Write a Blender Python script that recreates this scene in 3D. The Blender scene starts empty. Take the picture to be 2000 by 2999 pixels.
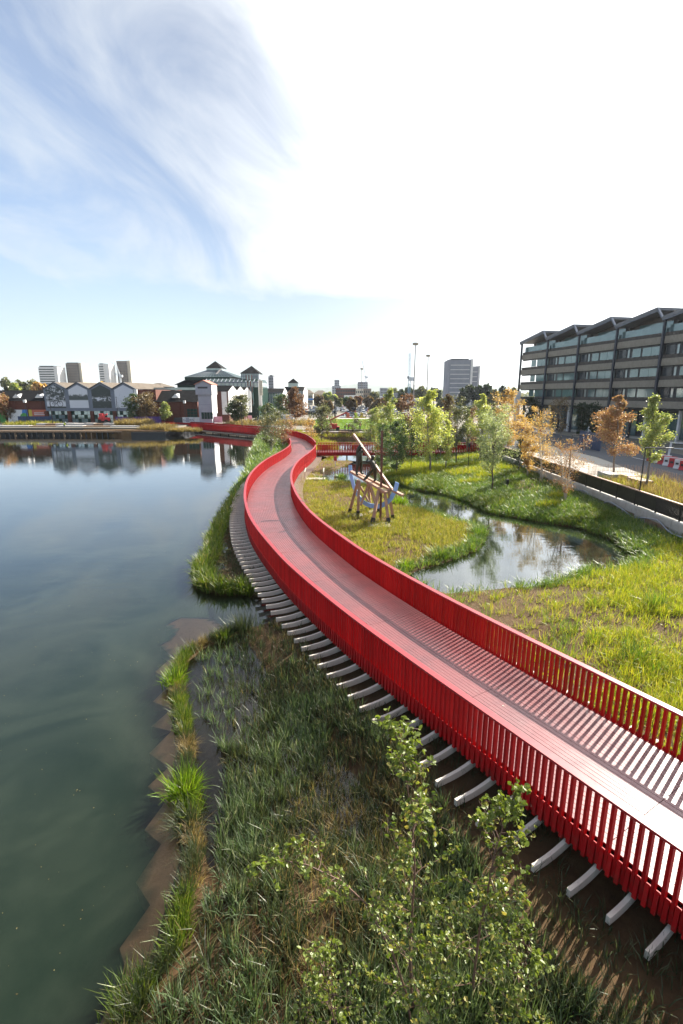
import bpy, math, random
import numpy as np
from mathutils import Vector
rad = math.radians
sc = bpy.context.scene
col = sc.collection
rng = np.random.default_rng(7)
random.seed(7)

# ------------------------------------------------------------------ camera
FPX = 1450.0
PITCH = math.atan(345 / FPX)
CAMH = 9.3
cd = bpy.data.cameras.new('camera')
cam = bpy.data.objects.new('camera', cd)
col.objects.link(cam)
cd.sensor_fit = 'VERTICAL'
cd.sensor_height = 36.0
cd.sensor_width = 24.0
cd.lens = 36.0 * FPX / 2999
cd.clip_start = 0.1
cd.clip_end = 20000
cam.location = (0, 0, CAMH)
cam.rotation_euler = (math.pi / 2 - PITCH, 0, 0)
sc.camera = cam
sc.view_settings.view_transform = 'Standard'
sc.view_settings.look = 'None'
sc.view_settings.exposure = 1.45
sc.view_settings.gamma = 1
sc.view_settings.use_curve_mapping = False
sc.cycles.max_bounces = 6
sc.cycles.transparent_max_bounces = 8
sc.cycles.caustics_reflective = False
sc.cycles.caustics_refractive = False
sc.cycles.use_denoising = True

# ------------------------------------------------------------------ node helper
class NT:
    def __init__(s, tree):
        s.t = tree
        tree.nodes.clear()
    def n(s, typ, props=None, **inp):
        nd = s.t.nodes.new(typ)
        for k, v in (props or {}).items():
            setattr(nd, k, v)
        for k, v in inp.items():
            s.put(nd, k, v)
        return nd
    def put(s, nd, k, v):
        if k[0] == '_' and k[1:].isdigit():
            sock = nd.inputs[int(k[1:])]
        else:
            sock = nd.inputs[k.replace('_', ' ')]
        if isinstance(v, bpy.types.Node):
            v = v.outputs[0]
        if isinstance(v, bpy.types.NodeSocket):
            s.t.links.new(v, sock)
        else:
            if isinstance(v, tuple) and len(v) == 3 and sock.type == 'RGBA':
                v = (*v, 1)
            sock.default_value = v
    def m(s, op, a, b=None, c=None, clamp=False):
        nd = s.n('ShaderNodeMath', {'operation': op, 'use_clamp': clamp}, _0=a)
        if b is not None: s.put(nd, '_1', b)
        if c is not None: s.put(nd, '_2', c)
        return nd.outputs[0]
    def v(s, op, a, b=None):
        nd = s.n('ShaderNodeVectorMath', {'operation': op}, _0=a)
        if b is not None: s.put(nd, '_1', b)
        return nd.outputs['Value'] if op in ('DOT_PRODUCT', 'LENGTH') else nd.outputs[0]
    def noise(s, vec, scale, detail=4, rough=.55, dist=0.0):
        nd = s.n('ShaderNodeTexNoise', None, Scale=scale, Detail=detail, Roughness=rough, Distortion=dist)
        if vec is not None: s.put(nd, 'Vector', vec)
        return nd.outputs[0]
    def step(s, x, lo, hi, a=0.0, b=1.0):
        nd = s.n('ShaderNodeMapRange', {'interpolation_type': 'SMOOTHSTEP'}, Value=x)
        for k, q in ((1, lo), (2, hi), (3, a), (4, b)):
            nd.inputs[k].default_value = q
        return nd.outputs[0]
    def mix(s, f, a, b, blend='MIX'):
        nd = s.n('ShaderNodeMixRGB', {'blend_type': blend}, Fac=f)
        s.put(nd, '_1', a); s.put(nd, '_2', b)
        return nd.outputs[0]
    def ramp(s, f, stops):
        nd = s.n('ShaderNodeValToRGB', None, Fac=f)
        e = nd.color_ramp.elements
        while len(e) > 1: e.remove(e[-1])
        for i, (p, c) in enumerate(stops):
            x = e[0] if i == 0 else e.new(p)
            x.position = p; x.color = (*c, 1)
        return nd.outputs[0]

# ------------------------------------------------------------------ sky and sun
SUN_AZ, SUN_EL = rad(47), rad(32)       # azimuth from +Y towards +X
S = Vector((math.sin(SUN_AZ) * math.cos(SUN_EL), math.cos(SUN_AZ) * math.cos(SUN_EL), math.sin(SUN_EL)))
w = bpy.data.worlds.new('World')
sc.world = w
w.use_nodes = True
n = NT(w.node_tree)
sky = n.n('ShaderNodeTexSky', {'sky_type': 'NISHITA', 'sun_disc': False, 'sun_elevation': SUN_EL, 'sun_rotation': SUN_AZ,
                               'air_density': 1.0, 'dust_density': 0.15, 'ozone_density': 1.5})
d = n.n('ShaderNodeTexCoord').outputs['Generated']
sx = n.n('ShaderNodeSeparateXYZ', None, Vector=d)
zc = n.m('ADD', n.m('MAXIMUM', sx.outputs[2], 0.0), 0.16)
pv = n.n('ShaderNodeCombineXYZ', None, X=n.m('DIVIDE', sx.outputs[0], zc), Y=n.m('DIVIDE', sx.outputs[1], zc)).outputs[0]
st = n.n('ShaderNodeMapping', None, Vector=pv)
st.inputs['Rotation'].default_value = (0, 0, rad(-28))
st.inputs['Location'].default_value = (1.7, .4, 0)
st.inputs['Scale'].default_value = (1.25, 0.62, 1)
n1 = n.noise(st.outputs[0], 1.35, 12, .60, .9)
n2 = n.noise(pv, 0.75, 3, .5, .4)
ca = n.v('DOT_PRODUCT', d, tuple(S))
glow = n.step(ca, .30, .85)
glow2 = n.m('POWER', n.m('MULTIPLY_ADD', n.m('MAXIMUM', ca, .45), 1.818, -.818), 3.0)
dens = n.m('ADD', n.m('ADD', n.m('MULTIPLY', n1, .75), n.m('MULTIPLY', n2, .55)), n.m('MULTIPLY', glow, .16))
mask = n.step(dens, .45, .96)
lowcut = n.m('MAXIMUM', n.step(sx.outputs[2], .09, .20), n.m('MULTIPLY', glow, .6))
mask = n.m('MULTIPLY', mask, lowcut)
mask = n.m('MAXIMUM', mask, n.step(n.m('MULTIPLY_ADD', n1, .80, n.m('SUBTRACT', ca, .42)), .62, 1.02), clamp=True)
hz = n.step(sx.outputs[2], -.02, .30, .62, 0.26)
mask = n.m('MAXIMUM', mask, hz)
cb = n.m('ADD', n.m('ADD', 7.2, n.m('MULTIPLY', glow, .6)), n.m('MULTIPLY', glow2, 36.0))
cloud = n.mix(1.0, n.mix(glow, (.87, .94, 1.0), (.985, .993, 1.0)), cb, 'MULTIPLY')
skyb = n.mix(1.0, sky.outputs[0], n.m('MULTIPLY_ADD', n.step(ca, .30, .80), -.66, 1.34), 'MULTIPLY')
skyb = n.mix(1.0, skyb, (.96, 1.0, 1.07), 'MULTIPLY')
skyc = n.mix(mask, skyb, cloud)
bg = n.n('ShaderNodeBackground', None, Color=skyc, Strength=0.05)
n.n('ShaderNodeOutputWorld', None, Surface=bg)
sl = bpy.data.lights.new('sun', 'SUN')
sl.energy = 5.0
sl.angle = rad(0.55)
sl.color = (1, .93, .82)
so = bpy.data.objects.new('sun', sl)
col.objects.link(so)
so.rotation_euler = S.to_track_quat('Z', 'Y').to_euler()
so.location = (60, 60, 60)

# ------------------------------------------------------------------ projection (design aid: pixel of the photograph -> place)
_s, _c = math.sin(PITCH), math.cos(PITCH)
def P(px, py, z=0.0):
    u, v = px - 1000, py - 1499.5
    k = (CAMH - z) / (FPX * _s + v * _c)
    return u * k, (FPX * _c - v * _s) * k
def D(px, py, Y):
    u, v = px - 1000, py - 1499.5
    k = Y / (FPX * _c - v * _s)
    return u * k, CAMH - (FPX * _s + v * _c) * k
def D3(px, py, Y):
    x, z = D(px, py, Y)
    return Vector((x, Y, z))

# ------------------------------------------------------------------ object helpers
ORG = {}
def thing(name, label, cat, loc=(0, 0, 0), rz=0, group=None):
    o = bpy.data.objects.new(name, None)
    col.objects.link(o)
    o.empty_display_size = .2
    o.location = loc
    o.rotation_euler = (0, 0, rz)
    ORG[o] = Vector(loc)
    return tag(o, label, cat, group)
def tag(o, label=None, cat=None, group=None, kind=None):
    if label: o['label'] = label
    if cat: o['category'] = cat
    if group: o['group'] = group
    if kind: o['kind'] = kind
    return o
def link(name, me, parent=None, loc=(0, 0, 0), rz=0):
    o = bpy.data.objects.new(name, me)
    col.objects.link(o)
    o.location = loc
    o.rotation_euler = (0, 0, rz)
    o.parent = parent
    return o
def mats_of(m):
    return [MAT[x] for x in (m if isinstance(m, (list, tuple)) else [m])]
def np_mesh(name, V, F, m, mi=None, smooth=False):
    me = bpy.data.meshes.new(name)
    V = np.asarray(V, np.float32); F = np.asarray(F, np.int32)
    k = F.shape[1]
    me.vertices.add(len(V)); me.vertices.foreach_set('co', V.ravel())
    me.loops.add(F.size); me.loops.foreach_set('vertex_index', F.ravel())
    me.polygons.add(len(F))
    me.polygons.foreach_set('loop_start', np.arange(0, F.size, k, dtype=np.int32))
    me.polygons.foreach_set('loop_total', np.full(len(F), k, np.int32))
    if mi is not None: me.polygons.foreach_set('material_index', np.asarray(mi, np.int32))
    me.update(calc_edges=True)
    me.polygons.foreach_set('use_smooth', np.full(len(F), bool(smooth)))
    for x in mats_of(m): me.materials.append(x)
    return me
class MB:
    """collects boxes, prisms, tubes into one mesh"""
    def __init__(s):
        s.v, s.f, s.mi = [], [], []
    def add(s, vs, fs, m=0):
        b = len(s.v)
        s.v += [tuple(x) for x in vs]
        s.f += [tuple(b + i for i in f) for f in fs]
        s.mi += [m] * len(fs)
        return s
    def hexa(s, v8, m=0):   # bottom 4 ccw, top 4 ccw
        return s.add(v8, [(3, 2, 1, 0), (4, 5, 6, 7), (0, 1, 5, 4), (1, 2, 6, 5), (2, 3, 7, 6), (3, 0, 4, 7)], m)
    def box(s, x0, x1, y0, y1, z0, z1, m=0):
        return s.hexa([(x0, y0, z0), (x1, y0, z0), (x1, y1, z0), (x0, y1, z0), (x0, y0, z1), (x1, y0, z1), (x1, y1, z1), (x0, y1, z1)], m)
    def beam(s, a, b, w, h=None, up=(0, 0, 1), m=0, w2=None):
        a, b = Vector(a), Vector(b)
        h = w if h is None else h
        d = (b - a).normalized()
        u = Vector(up)
        if abs(d.dot(u)) > .95: u = Vector((1, 0, 0))
        r = d.cross(u).normalized() 
        u = r.cross(d).normalized() 
        w2 = 1.0 if w2 is None else w2
        q = lambda p, k: [p - r * w / 2 * k - u * h / 2 * k, p + r * w / 2 * k - u * h / 2 * k, p + r * w / 2 * k + u * h / 2 * k, p - r * w / 2 * k + u * h / 2 * k]
        return s.hexa(q(a, 1) + q(b, w2), m)
    def tube(s, pts, r, k=6, m=0, cap=True):
        pts = [Vector(p) for p in pts]
        rs = r if isinstance(r, (list, tuple)) else [r] * len(pts)
        vs, fs = [], []
        for i, p in enumerate(pts):
            d = (pts[min(i + 1, len(pts) - 1)] - pts[max(i - 1, 0)]).normalized()
            u = Vector((1, 0, 0)) if abs(d.z) > .9 else Vector((0, 0, 1))
            a = d.cross(u).normalized(); b = d.cross(a)
            for j in range(k):
                t = 2 * math.pi * j / k
                vs.append(p + (a * math.cos(t) + b * math.sin(t)) * rs[i])
        for i in range(len(pts) - 1):
            for j in range(k):
                fs.append((i * k + j, i * k + (j + 1) % k, (i + 1) * k + (j + 1) % k, (i + 1) * k + j))
        if cap:
            fs.append(tuple(range(k))[::-1]); fs.append(tuple((len(pts) - 1) * k + j for j in range(k)))
        return s.add(vs, fs, m)
    def prism(s, poly, z0, z1, m=0):
        k = len(poly)
        vs = [(x, y, z0) for x, y in poly] + [(x, y, z1) for x, y in poly]
        fs = [tuple(range(k))[::-1], tuple(range(k, 2 * k))] + [(i, (i + 1) % k, k + (i + 1) % k, k + i) for i in range(k)]
        return s.add(vs, fs, m)
    def xz(s, poly, y0, y1, m=0):   # polygon in x,z extruded along y
        k = len(poly)
        vs = [(x, y0, z) for x, z in poly] + [(x, y1, z) for x, z in poly]
        fs = [tuple(range(k)), tuple(range(k, 2 * k))[::-1]] + [((i + 1) % k, i, k + i, k + (i + 1) % k) for i in range(k)]
        return s.add(vs, fs, m)
    def mesh(s, name, m, smooth=False, org=None):
        me = bpy.data.meshes.new(name)
        v = s.v
        if org is not None: v = [(x - org[0], y - org[1], z - org[2]) for x, y, z in v]
        me.from_pydata(v, [], s.f)
        me.polygons.foreach_set('material_index', s.mi)
        me.update()
        me.polygons.foreach_set('use_smooth', [bool(smooth)] * len(s.f))
        for x in mats_of(m): me.materials.append(x)
        return me
    def build(s, name, m, parent=None, smooth=False, local=False):
        org = None
        if parent is not None and not local: org = ORG[parent]
        o = link(name, s.mesh(name, m, smooth, org), parent)
        if parent is not None: ORG[o] = Vector((0, 0, 0)) if local else ORG[parent]
        else: ORG[o] = Vector((0, 0, 0))
        return o

# ------------------------------------------------------------------ materials
MAT = {}
def surf(name, c, c2=None, rough=.6, scale=3.0, bump=0.0, bscale=None, metal=0.0, spec=.5, coords='Object', stretch=None, amt=1.0, detail=5):
    m = bpy.data.materials.new(name)
    m.use_nodes = True
    t = NT(m.node_tree)
    p = t.n('ShaderNodeBsdfPrincipled', None, Roughness=rough, Metallic=metal)
    p.inputs['Specular IOR Level'].default_value = spec
    co = t.n('ShaderNodeTexCoord').outputs[coords] if coords != 'World' else t.n('ShaderNodeNewGeometry').outputs['Position']
    if stretch:
        mp = t.n('ShaderNodeMapping', None, Vector=co)
        mp.inputs['Scale'].default_value = stretch
        co = mp.outputs[0]
    if c2 is None: c2 = tuple(x * .72 for x in c)
    nz = t.noise(co, scale, detail)
    f = t.step(nz, .5 - .22 * amt, .5 + .22 * amt)
    t.put(p, 'Base Color', t.mix(f, c, c2))
    rz = t.m('MULTIPLY_ADD', nz, .25, rough - .12)
    t.put(p, 'Roughness', rz)
    if bump:
        b = t.n('ShaderNodeBump', None, Strength=min(1, bump), Height=t.noise(co, bscale or scale * 4, 4), Distance=.02 * max(1, bump))
        t.put(p, 'Normal', b)
    t.n('ShaderNodeOutputMaterial', None, Surface=p)
    MAT[name] = m
    return m
def leafmat(name, stops, trans=.5, gloss=.24):
    m = bpy.data.materials.new(name)
    m.use_nodes = True
    t = NT(m.node_tree)
    r = t.n('ShaderNodeNewGeometry').outputs['Random Per Island']
    c = t.ramp(r, stops)
    df = t.n('ShaderNodeBsdfDiffuse', None, Color=c)
    tl = t.n('ShaderNodeBsdfTranslucent', None, Color=t.mix(1.0, c, (1.0, 1.0, .55), 'MULTIPLY'))
    a = t.n('ShaderNodeMixShader', None, _0=trans, _1=df, _2=tl)
    g = t.n('ShaderNodeBsdfGlossy', None, Roughness=.42)
    g.inputs['Color'].default_value = (.9, .9, .85, 1)
    lw = t.n('ShaderNodeLayerWeight', None, Blend=.3).outputs['Facing']
    b = t.n('ShaderNodeMixShader', None, _0=t.m('MULTIPLY_ADD', t.m('POWER', lw, 3.0), gloss, gloss * .22), _1=a, _2=g)
    t.n('ShaderNodeOutputMaterial', None, Surface=b)
    MAT[name] = m
def glassmat(name, c, rough=.06, metal=.25, wob=.0, ior=2.1):
    m = bpy.data.materials.new(name)
    m.use_nodes = True
    t = NT(m.node_tree)
    p = t.n('ShaderNodeBsdfPrincipled', None, Roughness=rough, Metallic=metal)
    p.inputs['IOR'].default_value = ior
    co = t.n('ShaderNodeTexCoord').outputs['Object']
    t.put(p, 'Base Color', t.mix(t.noise(co, .7, 3), c, tuple(x * .45 for x in c)))
    if wob:
        t.put(p, 'Normal', t.n('ShaderNodeBump', None, Strength=wob, Height=t.noise(co, .35, 1), Distance=.05))
    t.n('ShaderNodeOutputMaterial', None, Surface=p)
    MAT[name] = m

# red painted steel, boards, ribs
surf('red_paint', (.34, .003, .007), (.25, .002, .005), .5, 4, spec=.25)
def redmat():
    m = bpy.data.materials.new('red_paint'); m.use_nodes = True
    t = NT(m.node_tree)
    g = t.n('ShaderNodeNewGeometry'); co = g.outputs['Position']
    rnd = t.m('FRACT', t.m('ADD', g.outputs['Random Per Island'], t.n('ShaderNodeObjectInfo').outputs['Random']))
    c = t.ramp(rnd, [(0, (.29, .0026, .004)), (.5, (.37, .004, .006)), (1, (.44, .008, .009))])
    c = t.mix(t.m('MULTIPLY', t.step(t.noise(co, 1.6, 5, .6), .45, .75), .45), c, (.22, .004, .006))
    z = t.n('ShaderNodeSeparateXYZ', None, Vector=co).outputs[2]
    dirt = t.m('MULTIPLY', t.step(z, 1.15, .7), t.step(t.noise(co, 6, 4), .4, .7))
    c = t.mix(t.m('MULTIPLY', dirt, .5), c, (.09, .03, .02))
    p = t.n('ShaderNodeBsdfPrincipled', None, Base_Color=c)
    t.put(p, 'Roughness', t.m('MULTIPLY_ADD', t.noise(co, 5, 4), .3, .36))
    p.inputs['Specular IOR Level'].default_value = .25
    t.n('ShaderNodeOutputMaterial', None, Surface=p)
    MAT['red_paint'] = m
redmat()
surf('red_cap', (.36, .022, .03), (.28, .016, .022), .38, 5, spec=.6)
surf('rib_paint', (.66, .60, .51), (.57, .51, .43), .55, 2, coords='World')
surf('dark_steel', (.02, .02, .022), None, .5, 3)
surf('black_paint', (.008, .008, .01), None, .45, 3)
surf('charcoal', (.035, .038, .045), None, .5, 3)
def boardmat():
    m = bpy.data.materials.new('deck_board'); m.use_nodes = True
    t = NT(m.node_tree)
    r = t.n('ShaderNodeNewGeometry').outputs['Random Per Island']
    co = t.n('ShaderNodeNewGeometry').outputs['Position']
    c = t.ramp(r, [(0, (.165, .042, .046)), (.5, (.21, .060, .062)), (1, (.25, .082, .080))])
    f = t.step(t.noise(co, .6, 6, .65), .36, .66)
    c = t.mix(t.m('MULTIPLY', f, .55), c, (.11, .05, .055))
    c = t.mix(t.m('MULTIPLY', t.step(t.noise(co, 9, 3), .55, .75), .25), c, (.26, .16, .14))
    p = t.n('ShaderNodeBsdfPrincipled', None, Base_Color=c, Roughness=.42)
    t.put(p, 'Roughness', t.m('MULTIPLY_ADD', t.noise(co, 2.5, 4), .26, .22))
    t.put(p, 'Normal', t.n('ShaderNodeBump', None, Strength=.15, Height=t.noise(co, 40, 3), Distance=.01))
    t.n('ShaderNodeOutputMaterial', None, Surface=p)
    MAT['deck_board'] = m
boardmat()
# ground
def groundmat(name, cols, scale=.6, bump=.6, weave=0.0):
    m = bpy.data.materials.new(name); m.use_nodes = True
    t = NT(m.node_tree)
    co = t.n('ShaderNodeNewGeometry').outputs['Position']
    a = t.noise(co, scale, 6, .6, .3)
    b = t.noise(co, scale * 7, 5, .65)
    f = t.m('ADD', t.m('MULTIPLY', a, .6), t.m('MULTIPLY', b, .4))
    c = t.ramp(f, [(.30 + .4 * i / max(1, len(cols) - 1), q) for i, q in enumerate(cols)])
    p = t.n('ShaderNodeBsdfPrincipled', None, Base_Color=c, Roughness=.9)
    p.inputs['Specular IOR Level'].default_value = .25
    hgt = t.m('ADD', t.noise(co, 9, 6, .7), t.m('MULTIPLY', t.noise(co, 45, 3), .5))
    if weave:
        wv = t.n('ShaderNodeTexWave', {'wave_type': 'BANDS', 'bands_direction': 'DIAGONAL'}, Vector=co, Scale=weave, Distortion=2.5, Detail=2).outputs['Fac']
        hgt = t.m('ADD', hgt, t.m('MULTIPLY', wv, .6))
    t.put(p, 'Normal', t.n('ShaderNodeBump', None, Strength=bump, Height=hgt, Distance=.06))
    t.n('ShaderNodeOutputMaterial', None, Surface=p)
    MAT[name] = m
groundmat('soil', [(.055, .030, .014), (.105, .058, .026), (.15, .088, .040), (.125, .080, .036), (.19, .12, .06)], .5, .9, 42)
groundmat('lake_bed', [(.020, .038, .020), (.042, .066, .036)], .25, .2)
groundmat('mud_shelf', [(.30, .18, .09), (.46, .29, .155), (.37, .22, .115)], 1.2, .5)
groundmat('far_ground', [(.14, .13, .11), (.20, .18, .145), (.25, .22, .17)], .08, .2)
groundmat('asphalt', [(.065, .07, .08), (.085, .09, .10), (.105, .108, .118)], .25, .2)
groundmat('pale_paving', [(.32, .30, .26), (.42, .39, .34)], .5, .2)
groundmat('turf', [(.06, .12, .010), (.085, .16, .012), (.11, .19, .02)], .6, .5)
groundmat('hill', [(.04, .06, .03), (.07, .09, .045), (.10, .11, .07)], .02, .5)
# water
def watermat():
    m = bpy.data.materials.new('lake_water'); m.use_nodes = True
    t = NT(m.node_tree)
    co = t.n('ShaderNodeNewGeometry').outputs['Position']
    mp = t.n('ShaderNodeMapping', None, Vector=co)
    mp.inputs['Scale'].default_value = (.5, 1.6, 1)
    mp.inputs['Rotation'].default_value = (0, 0, rad(18))
    h = t.m('ADD', t.noise(mp.outputs[0], 1.1, 3, .5, .5), t.m('MULTIPLY', t.noise(mp.outputs[0], 5.0, 3, .5, .4), .22))
    calm = t.step(t.noise(co, .05, 2), .35, .65, .35, 1.0)
    nrm = t.n('ShaderNodeBump', None, Strength=t.m('MULTIPLY', calm, .22), Height=h, Distance=.03)
    murk = t.mix(t.step(t.noise(co, .22, 5, .6, 1.2), .35, .7), (.010, .018, .010), (.026, .036, .022))
    df = t.n('ShaderNodeBsdfDiffuse', None, Color=murk)
    tr = t.n('ShaderNodeBsdfTransparent', None, Color=(.94, .92, .85))
    dep = t.n('ShaderNodeAttribute', {'attribute_name': 'depth'}).outputs['Fac']
    clear = t.m('POWER', 2.718, t.m('MULTIPLY', dep, -1.7))
    body = t.n('ShaderNodeMixShader', None, _0=clear, _1=df, _2=tr)
    gl = t.n('ShaderNodeBsdfGlossy', None, Roughness=.025, Normal=nrm)
    gl.inputs['Color'].default_value = (.95, .97, 1, 1)
    fr = t.n('ShaderNodeFresnel', None, IOR=1.45, Normal=nrm).outputs[0]
    o = t.n('ShaderNodeMixShader', None, _0=t.m('MULTIPLY_ADD', fr, 1.55, -.035, clamp=True), _1=body, _2=gl)
    t.n('ShaderNodeOutputMaterial', None, Surface=o)
    MAT['lake_water'] = m
watermat()
# timber, stone, masonry
surf('timber', (.42, .26, .17), (.30, .17, .10), .6, 6, bump=.3, stretch=(1, 1, .2))
surf('timber_dark', (.15, .055, .035), (.10, .035, .025), .6, 6)
surf('bronze', (.030, .034, .026), (.055, .05, .035), .45, 9, metal=.35)
surf('blue_paint', (.27, .50, .85), (.24, .45, .78), .45, 3)
surf('concrete', (.42, .40, .36), (.33, .31, .27), .8, 2.5, bump=.3)
surf('sleeper', (.30, .20, .12), (.19, .12, .075), .75, 2.5)
surf('grey_board', (.46, .44, .42), (.34, .32, .30), .75, 1.5)
surf('brick', (.14, .045, .028), (.095, .032, .02), .85, 2.5, bump=.2)
surf('slate', (.020, .019, .019), (.012, .012, .012), .85, 1.2, bump=.2, spec=.08)
surf('roof_tan', (.15, .125, .10), (.11, .09, .07), .9, 1.2, spec=.15)
surf('terracotta', (.42, .17, .12), None, .8, 2)
surf('steel_grey', (.16, .18, .23), (.13, .15, .19), .5, 1)
surf('clad_grey', (.36, .36, .40), (.31, .31, .36), .5, .6)
surf('white_clad', (.72, .71, .69), (.62, .61, .59), .55, .8)
surf('cream', (.55, .50, .40), None, .8, 1)
surf('tan_clad', (.33, .29, .23), (.27, .24, .19), .55, 2)
surf('brown_clad', (.085, .07, .06), (.065, .055, .047), .55, 2)
surf('navy_steel', (.018, .026, .045), None, .45, 2)
surf('roof_metal', (.17, .175, .19), (.13, .135, .15), .5, .8)
surf('navy_hoard', (.035, .06, .14), None, .6, 1.5)
surf('tower_brown', (.20, .165, .13), (.15, .12, .10), .8, .3)
surf('tower_grey', (.24, .25, .28), (.20, .21, .24), .8, .3)
surf('win_dark', (.04, .05, .06), None, .15, 1)
surf('crane_white', (.62, .66, .70), None, .5, 1)
surf('crane_blue', (.25, .40, .52), None, .5, 1)
surf('mast_grey', (.24, .22, .21), None, .5, 1)
surf('hose', (.30, .32, .36), None, .45, 2)
surf('rubber', (.02, .02, .02), None, .8, 3)
surf('plastic_red', (.55, .035, .04), None, .45, 2)
surf('plastic_white', (.75, .75, .75), (.62, .62, .62), .5, 2)
surf('purple', (.09, .04, .22), None, .6, 1)
surf('sign_orange', (.50, .13, .07), (.45, .11, .06), .6, .5)
surf('sign_yellow', (.62, .47, .06), None, .6, .5)
surf('sign_green', (.08, .32, .07), None, .6, .5)
surf('sign_blue', (.05, .20, .52), None, .6, .5)
surf('sign_pink', (.70, .25, .33), (.75, .45, .50), .6, .5)
surf('hi_vis', (.55, .70, .05), None, .6, 2)
surf('cloth_dark', (.03, .035, .05), None, .9, 5)
surf('skin', (.45, .28, .2), None, .6, 5)
surf('bark', (.10, .075, .055), (.06, .045, .035), .85, 8, bump=.4)
surf('bark_red', (.17, .095, .060), (.10, .06, .045), .7, 8, bump=.3)
surf('bark_birch', (.52, .48, .42), (.30, .25, .20), .8, 7)
surf('bark_grey', (.22, .19, .16), None, .85, 8)
glassmat('glass_teal', (.16, .27, .28), .07, wob=.08)
glassmat('glass_pale', (.35, .45, .46), .10, wob=.08)
glassmat('glass_green', (.030, .065, .052), .3, 0, 0, 1.25)
# foliage
leafmat('lf_alder', [(0, (0.064, 0.107, 0.014)), (.45, (0.134, 0.190, 0.025)), (.8, (0.229, 0.265, 0.047)), (1, (0.380, 0.316, 0.077))], .45, .16)
leafmat('lf_yellow', [(0, (0.301, 0.379, 0.098)), (.5, (0.514, 0.559, 0.143)), (.85, (0.620, 0.620, 0.234)), (1, (0.620, 0.544, 0.195))], .55)
leafmat('lf_lime', [(0, (0.152, 0.225, 0.064)), (.5, (0.288, 0.346, 0.098)), (1, (0.500, 0.477, 0.193))], .55)
leafmat('lf_green', [(0, (0.034, 0.073, 0.021)), (.6, (0.062, 0.116, 0.038)), (1, (0.126, 0.164, 0.058))], .45, .18)
leafmat('lf_dark', [(0, (0.012, 0.026, 0.008)), (.6, (0.026, 0.045, 0.014)), (1, (0.053, 0.064, 0.018))], .35)
leafmat('lf_olive', [(0, (0.068, 0.087, 0.041)), (.5, (0.126, 0.140, 0.067)), (1, (0.233, 0.213, 0.109))], .45)
leafmat('lf_silver', [(0, (0.169, 0.224, 0.090)), (.5, (0.308, 0.365, 0.182)), (1, (0.533, 0.560, 0.364))], .5, .2)
leafmat('lf_gold', [(0, (0.341, 0.188, 0.070)), (.5, (0.550, 0.323, 0.100)), (1, (0.601, 0.462, 0.206))], .55)
leafmat('lf_orange', [(0, (0.237, 0.111, 0.061)), (.5, (0.374, 0.190, 0.099)), (.85, (0.453, 0.270, 0.152)), (1, (0.294, 0.291, 0.126))], .5)
leafmat('lf_rust', [(0, (0.131, 0.058, 0.032)), (.5, (0.220, 0.097, 0.049)), (1, (0.289, 0.161, 0.083))], .45)
leafmat('lf_brown', [(0, (0.098, 0.064, 0.035)), (.5, (0.166, 0.108, 0.053)), (1, (0.234, 0.166, 0.083))], .45)
leafmat('gr_meadow', [(0, (0.148, 0.214, 0.016)), (.4, (0.281, 0.347, 0.020)), (.75, (0.456, 0.443, 0.026)), (1, (0.482, 0.374, 0.108))], .5, .10)
leafmat('gr_island', [(0, (0.144, 0.180, 0.024)), (.4, (0.276, 0.287, 0.035)), (.8, (0.396, 0.346, 0.072)), (1, (0.432, 0.311, 0.144))], .5, .08)
leafmat('gr_bank', [(0, (0.050, 0.112, 0.013)), (.5, (0.112, 0.203, 0.021)), (.85, (0.213, 0.292, 0.034)), (1, (0.315, 0.304, 0.056))], .5, .28)
leafmat('gr_marsh', [(0, (0.051, 0.088, 0.036)), (.5, (0.104, 0.155, 0.066)), (.85, (0.187, 0.238, 0.134)), (1, (0.317, 0.310, 0.252))], .45, .10)
leafmat('gr_reed', [(0, (0.054, 0.101, 0.011)), (.5, (0.101, 0.155, 0.015)), (.85, (0.170, 0.209, 0.031)), (1, (0.279, 0.225, 0.092))], .5, .14)
leafmat('gr_bright', [(0, (0.095, 0.190, 0.007)), (.5, (0.164, 0.268, 0.011)), (1, (0.259, 0.346, 0.026))], .55, .12)
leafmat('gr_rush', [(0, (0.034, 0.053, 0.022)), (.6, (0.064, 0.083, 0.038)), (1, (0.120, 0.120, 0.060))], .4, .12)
leafmat('gr_dry', [(0, (.16, .11, .05)), (.5, (.26, .19, .08)), (1, (.36, .28, .14))], .5, .08)
# ================================================================== terrain and water
STRIP = [(-3.6, 2.0), (-3.3, 4.0), (-3.2, 5.7), (-2.95, 6.5), (-3.0, 7.1), (-3.0, 7.5), (-3.1, 8.3), (-3.4, 9.1), (-3.9, 10.3), (-4.2, 11.4), (-4.6, 12.4),
         (-5.0, 13.4), (-5.4, 14.2), (-5.75, 15.4), (-5.6, 16.4), (-5.3, 17.2), (-4.7, 17.8), (-4.2, 18.4)]
LAKE = np.array([(-260, -60), (-4.2, -60)] + [(x - .25, y) for x, y in STRIP] + [(-3.3, 18.9), (-2.6, 19.8), (-2.9, 21.4), (-4.9, 22.0), (-5.8, 21.9), (-7.1, 22.7), (-8.1, 25.6),
        (-8.0, 27.3), (-8.7, 30.9), (-9.3, 36.2), (-9.8, 40.5), (-10.0, 43.5), (-10.4, 48.8), (-11.3, 58.3), (-12.9, 69.2), (-13.9, 76.3), (-14.9, 84.9), (-16.5, 96),
        (-17.0, 103), (-16.5, 112), (-19, 119), (-27, 127), (-34, 132), (-37, 128), (-37.5, 118), (-40, 114), (-47.6, 113.5), (-57.4, 115.8), (-260, 115.8)])
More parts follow.
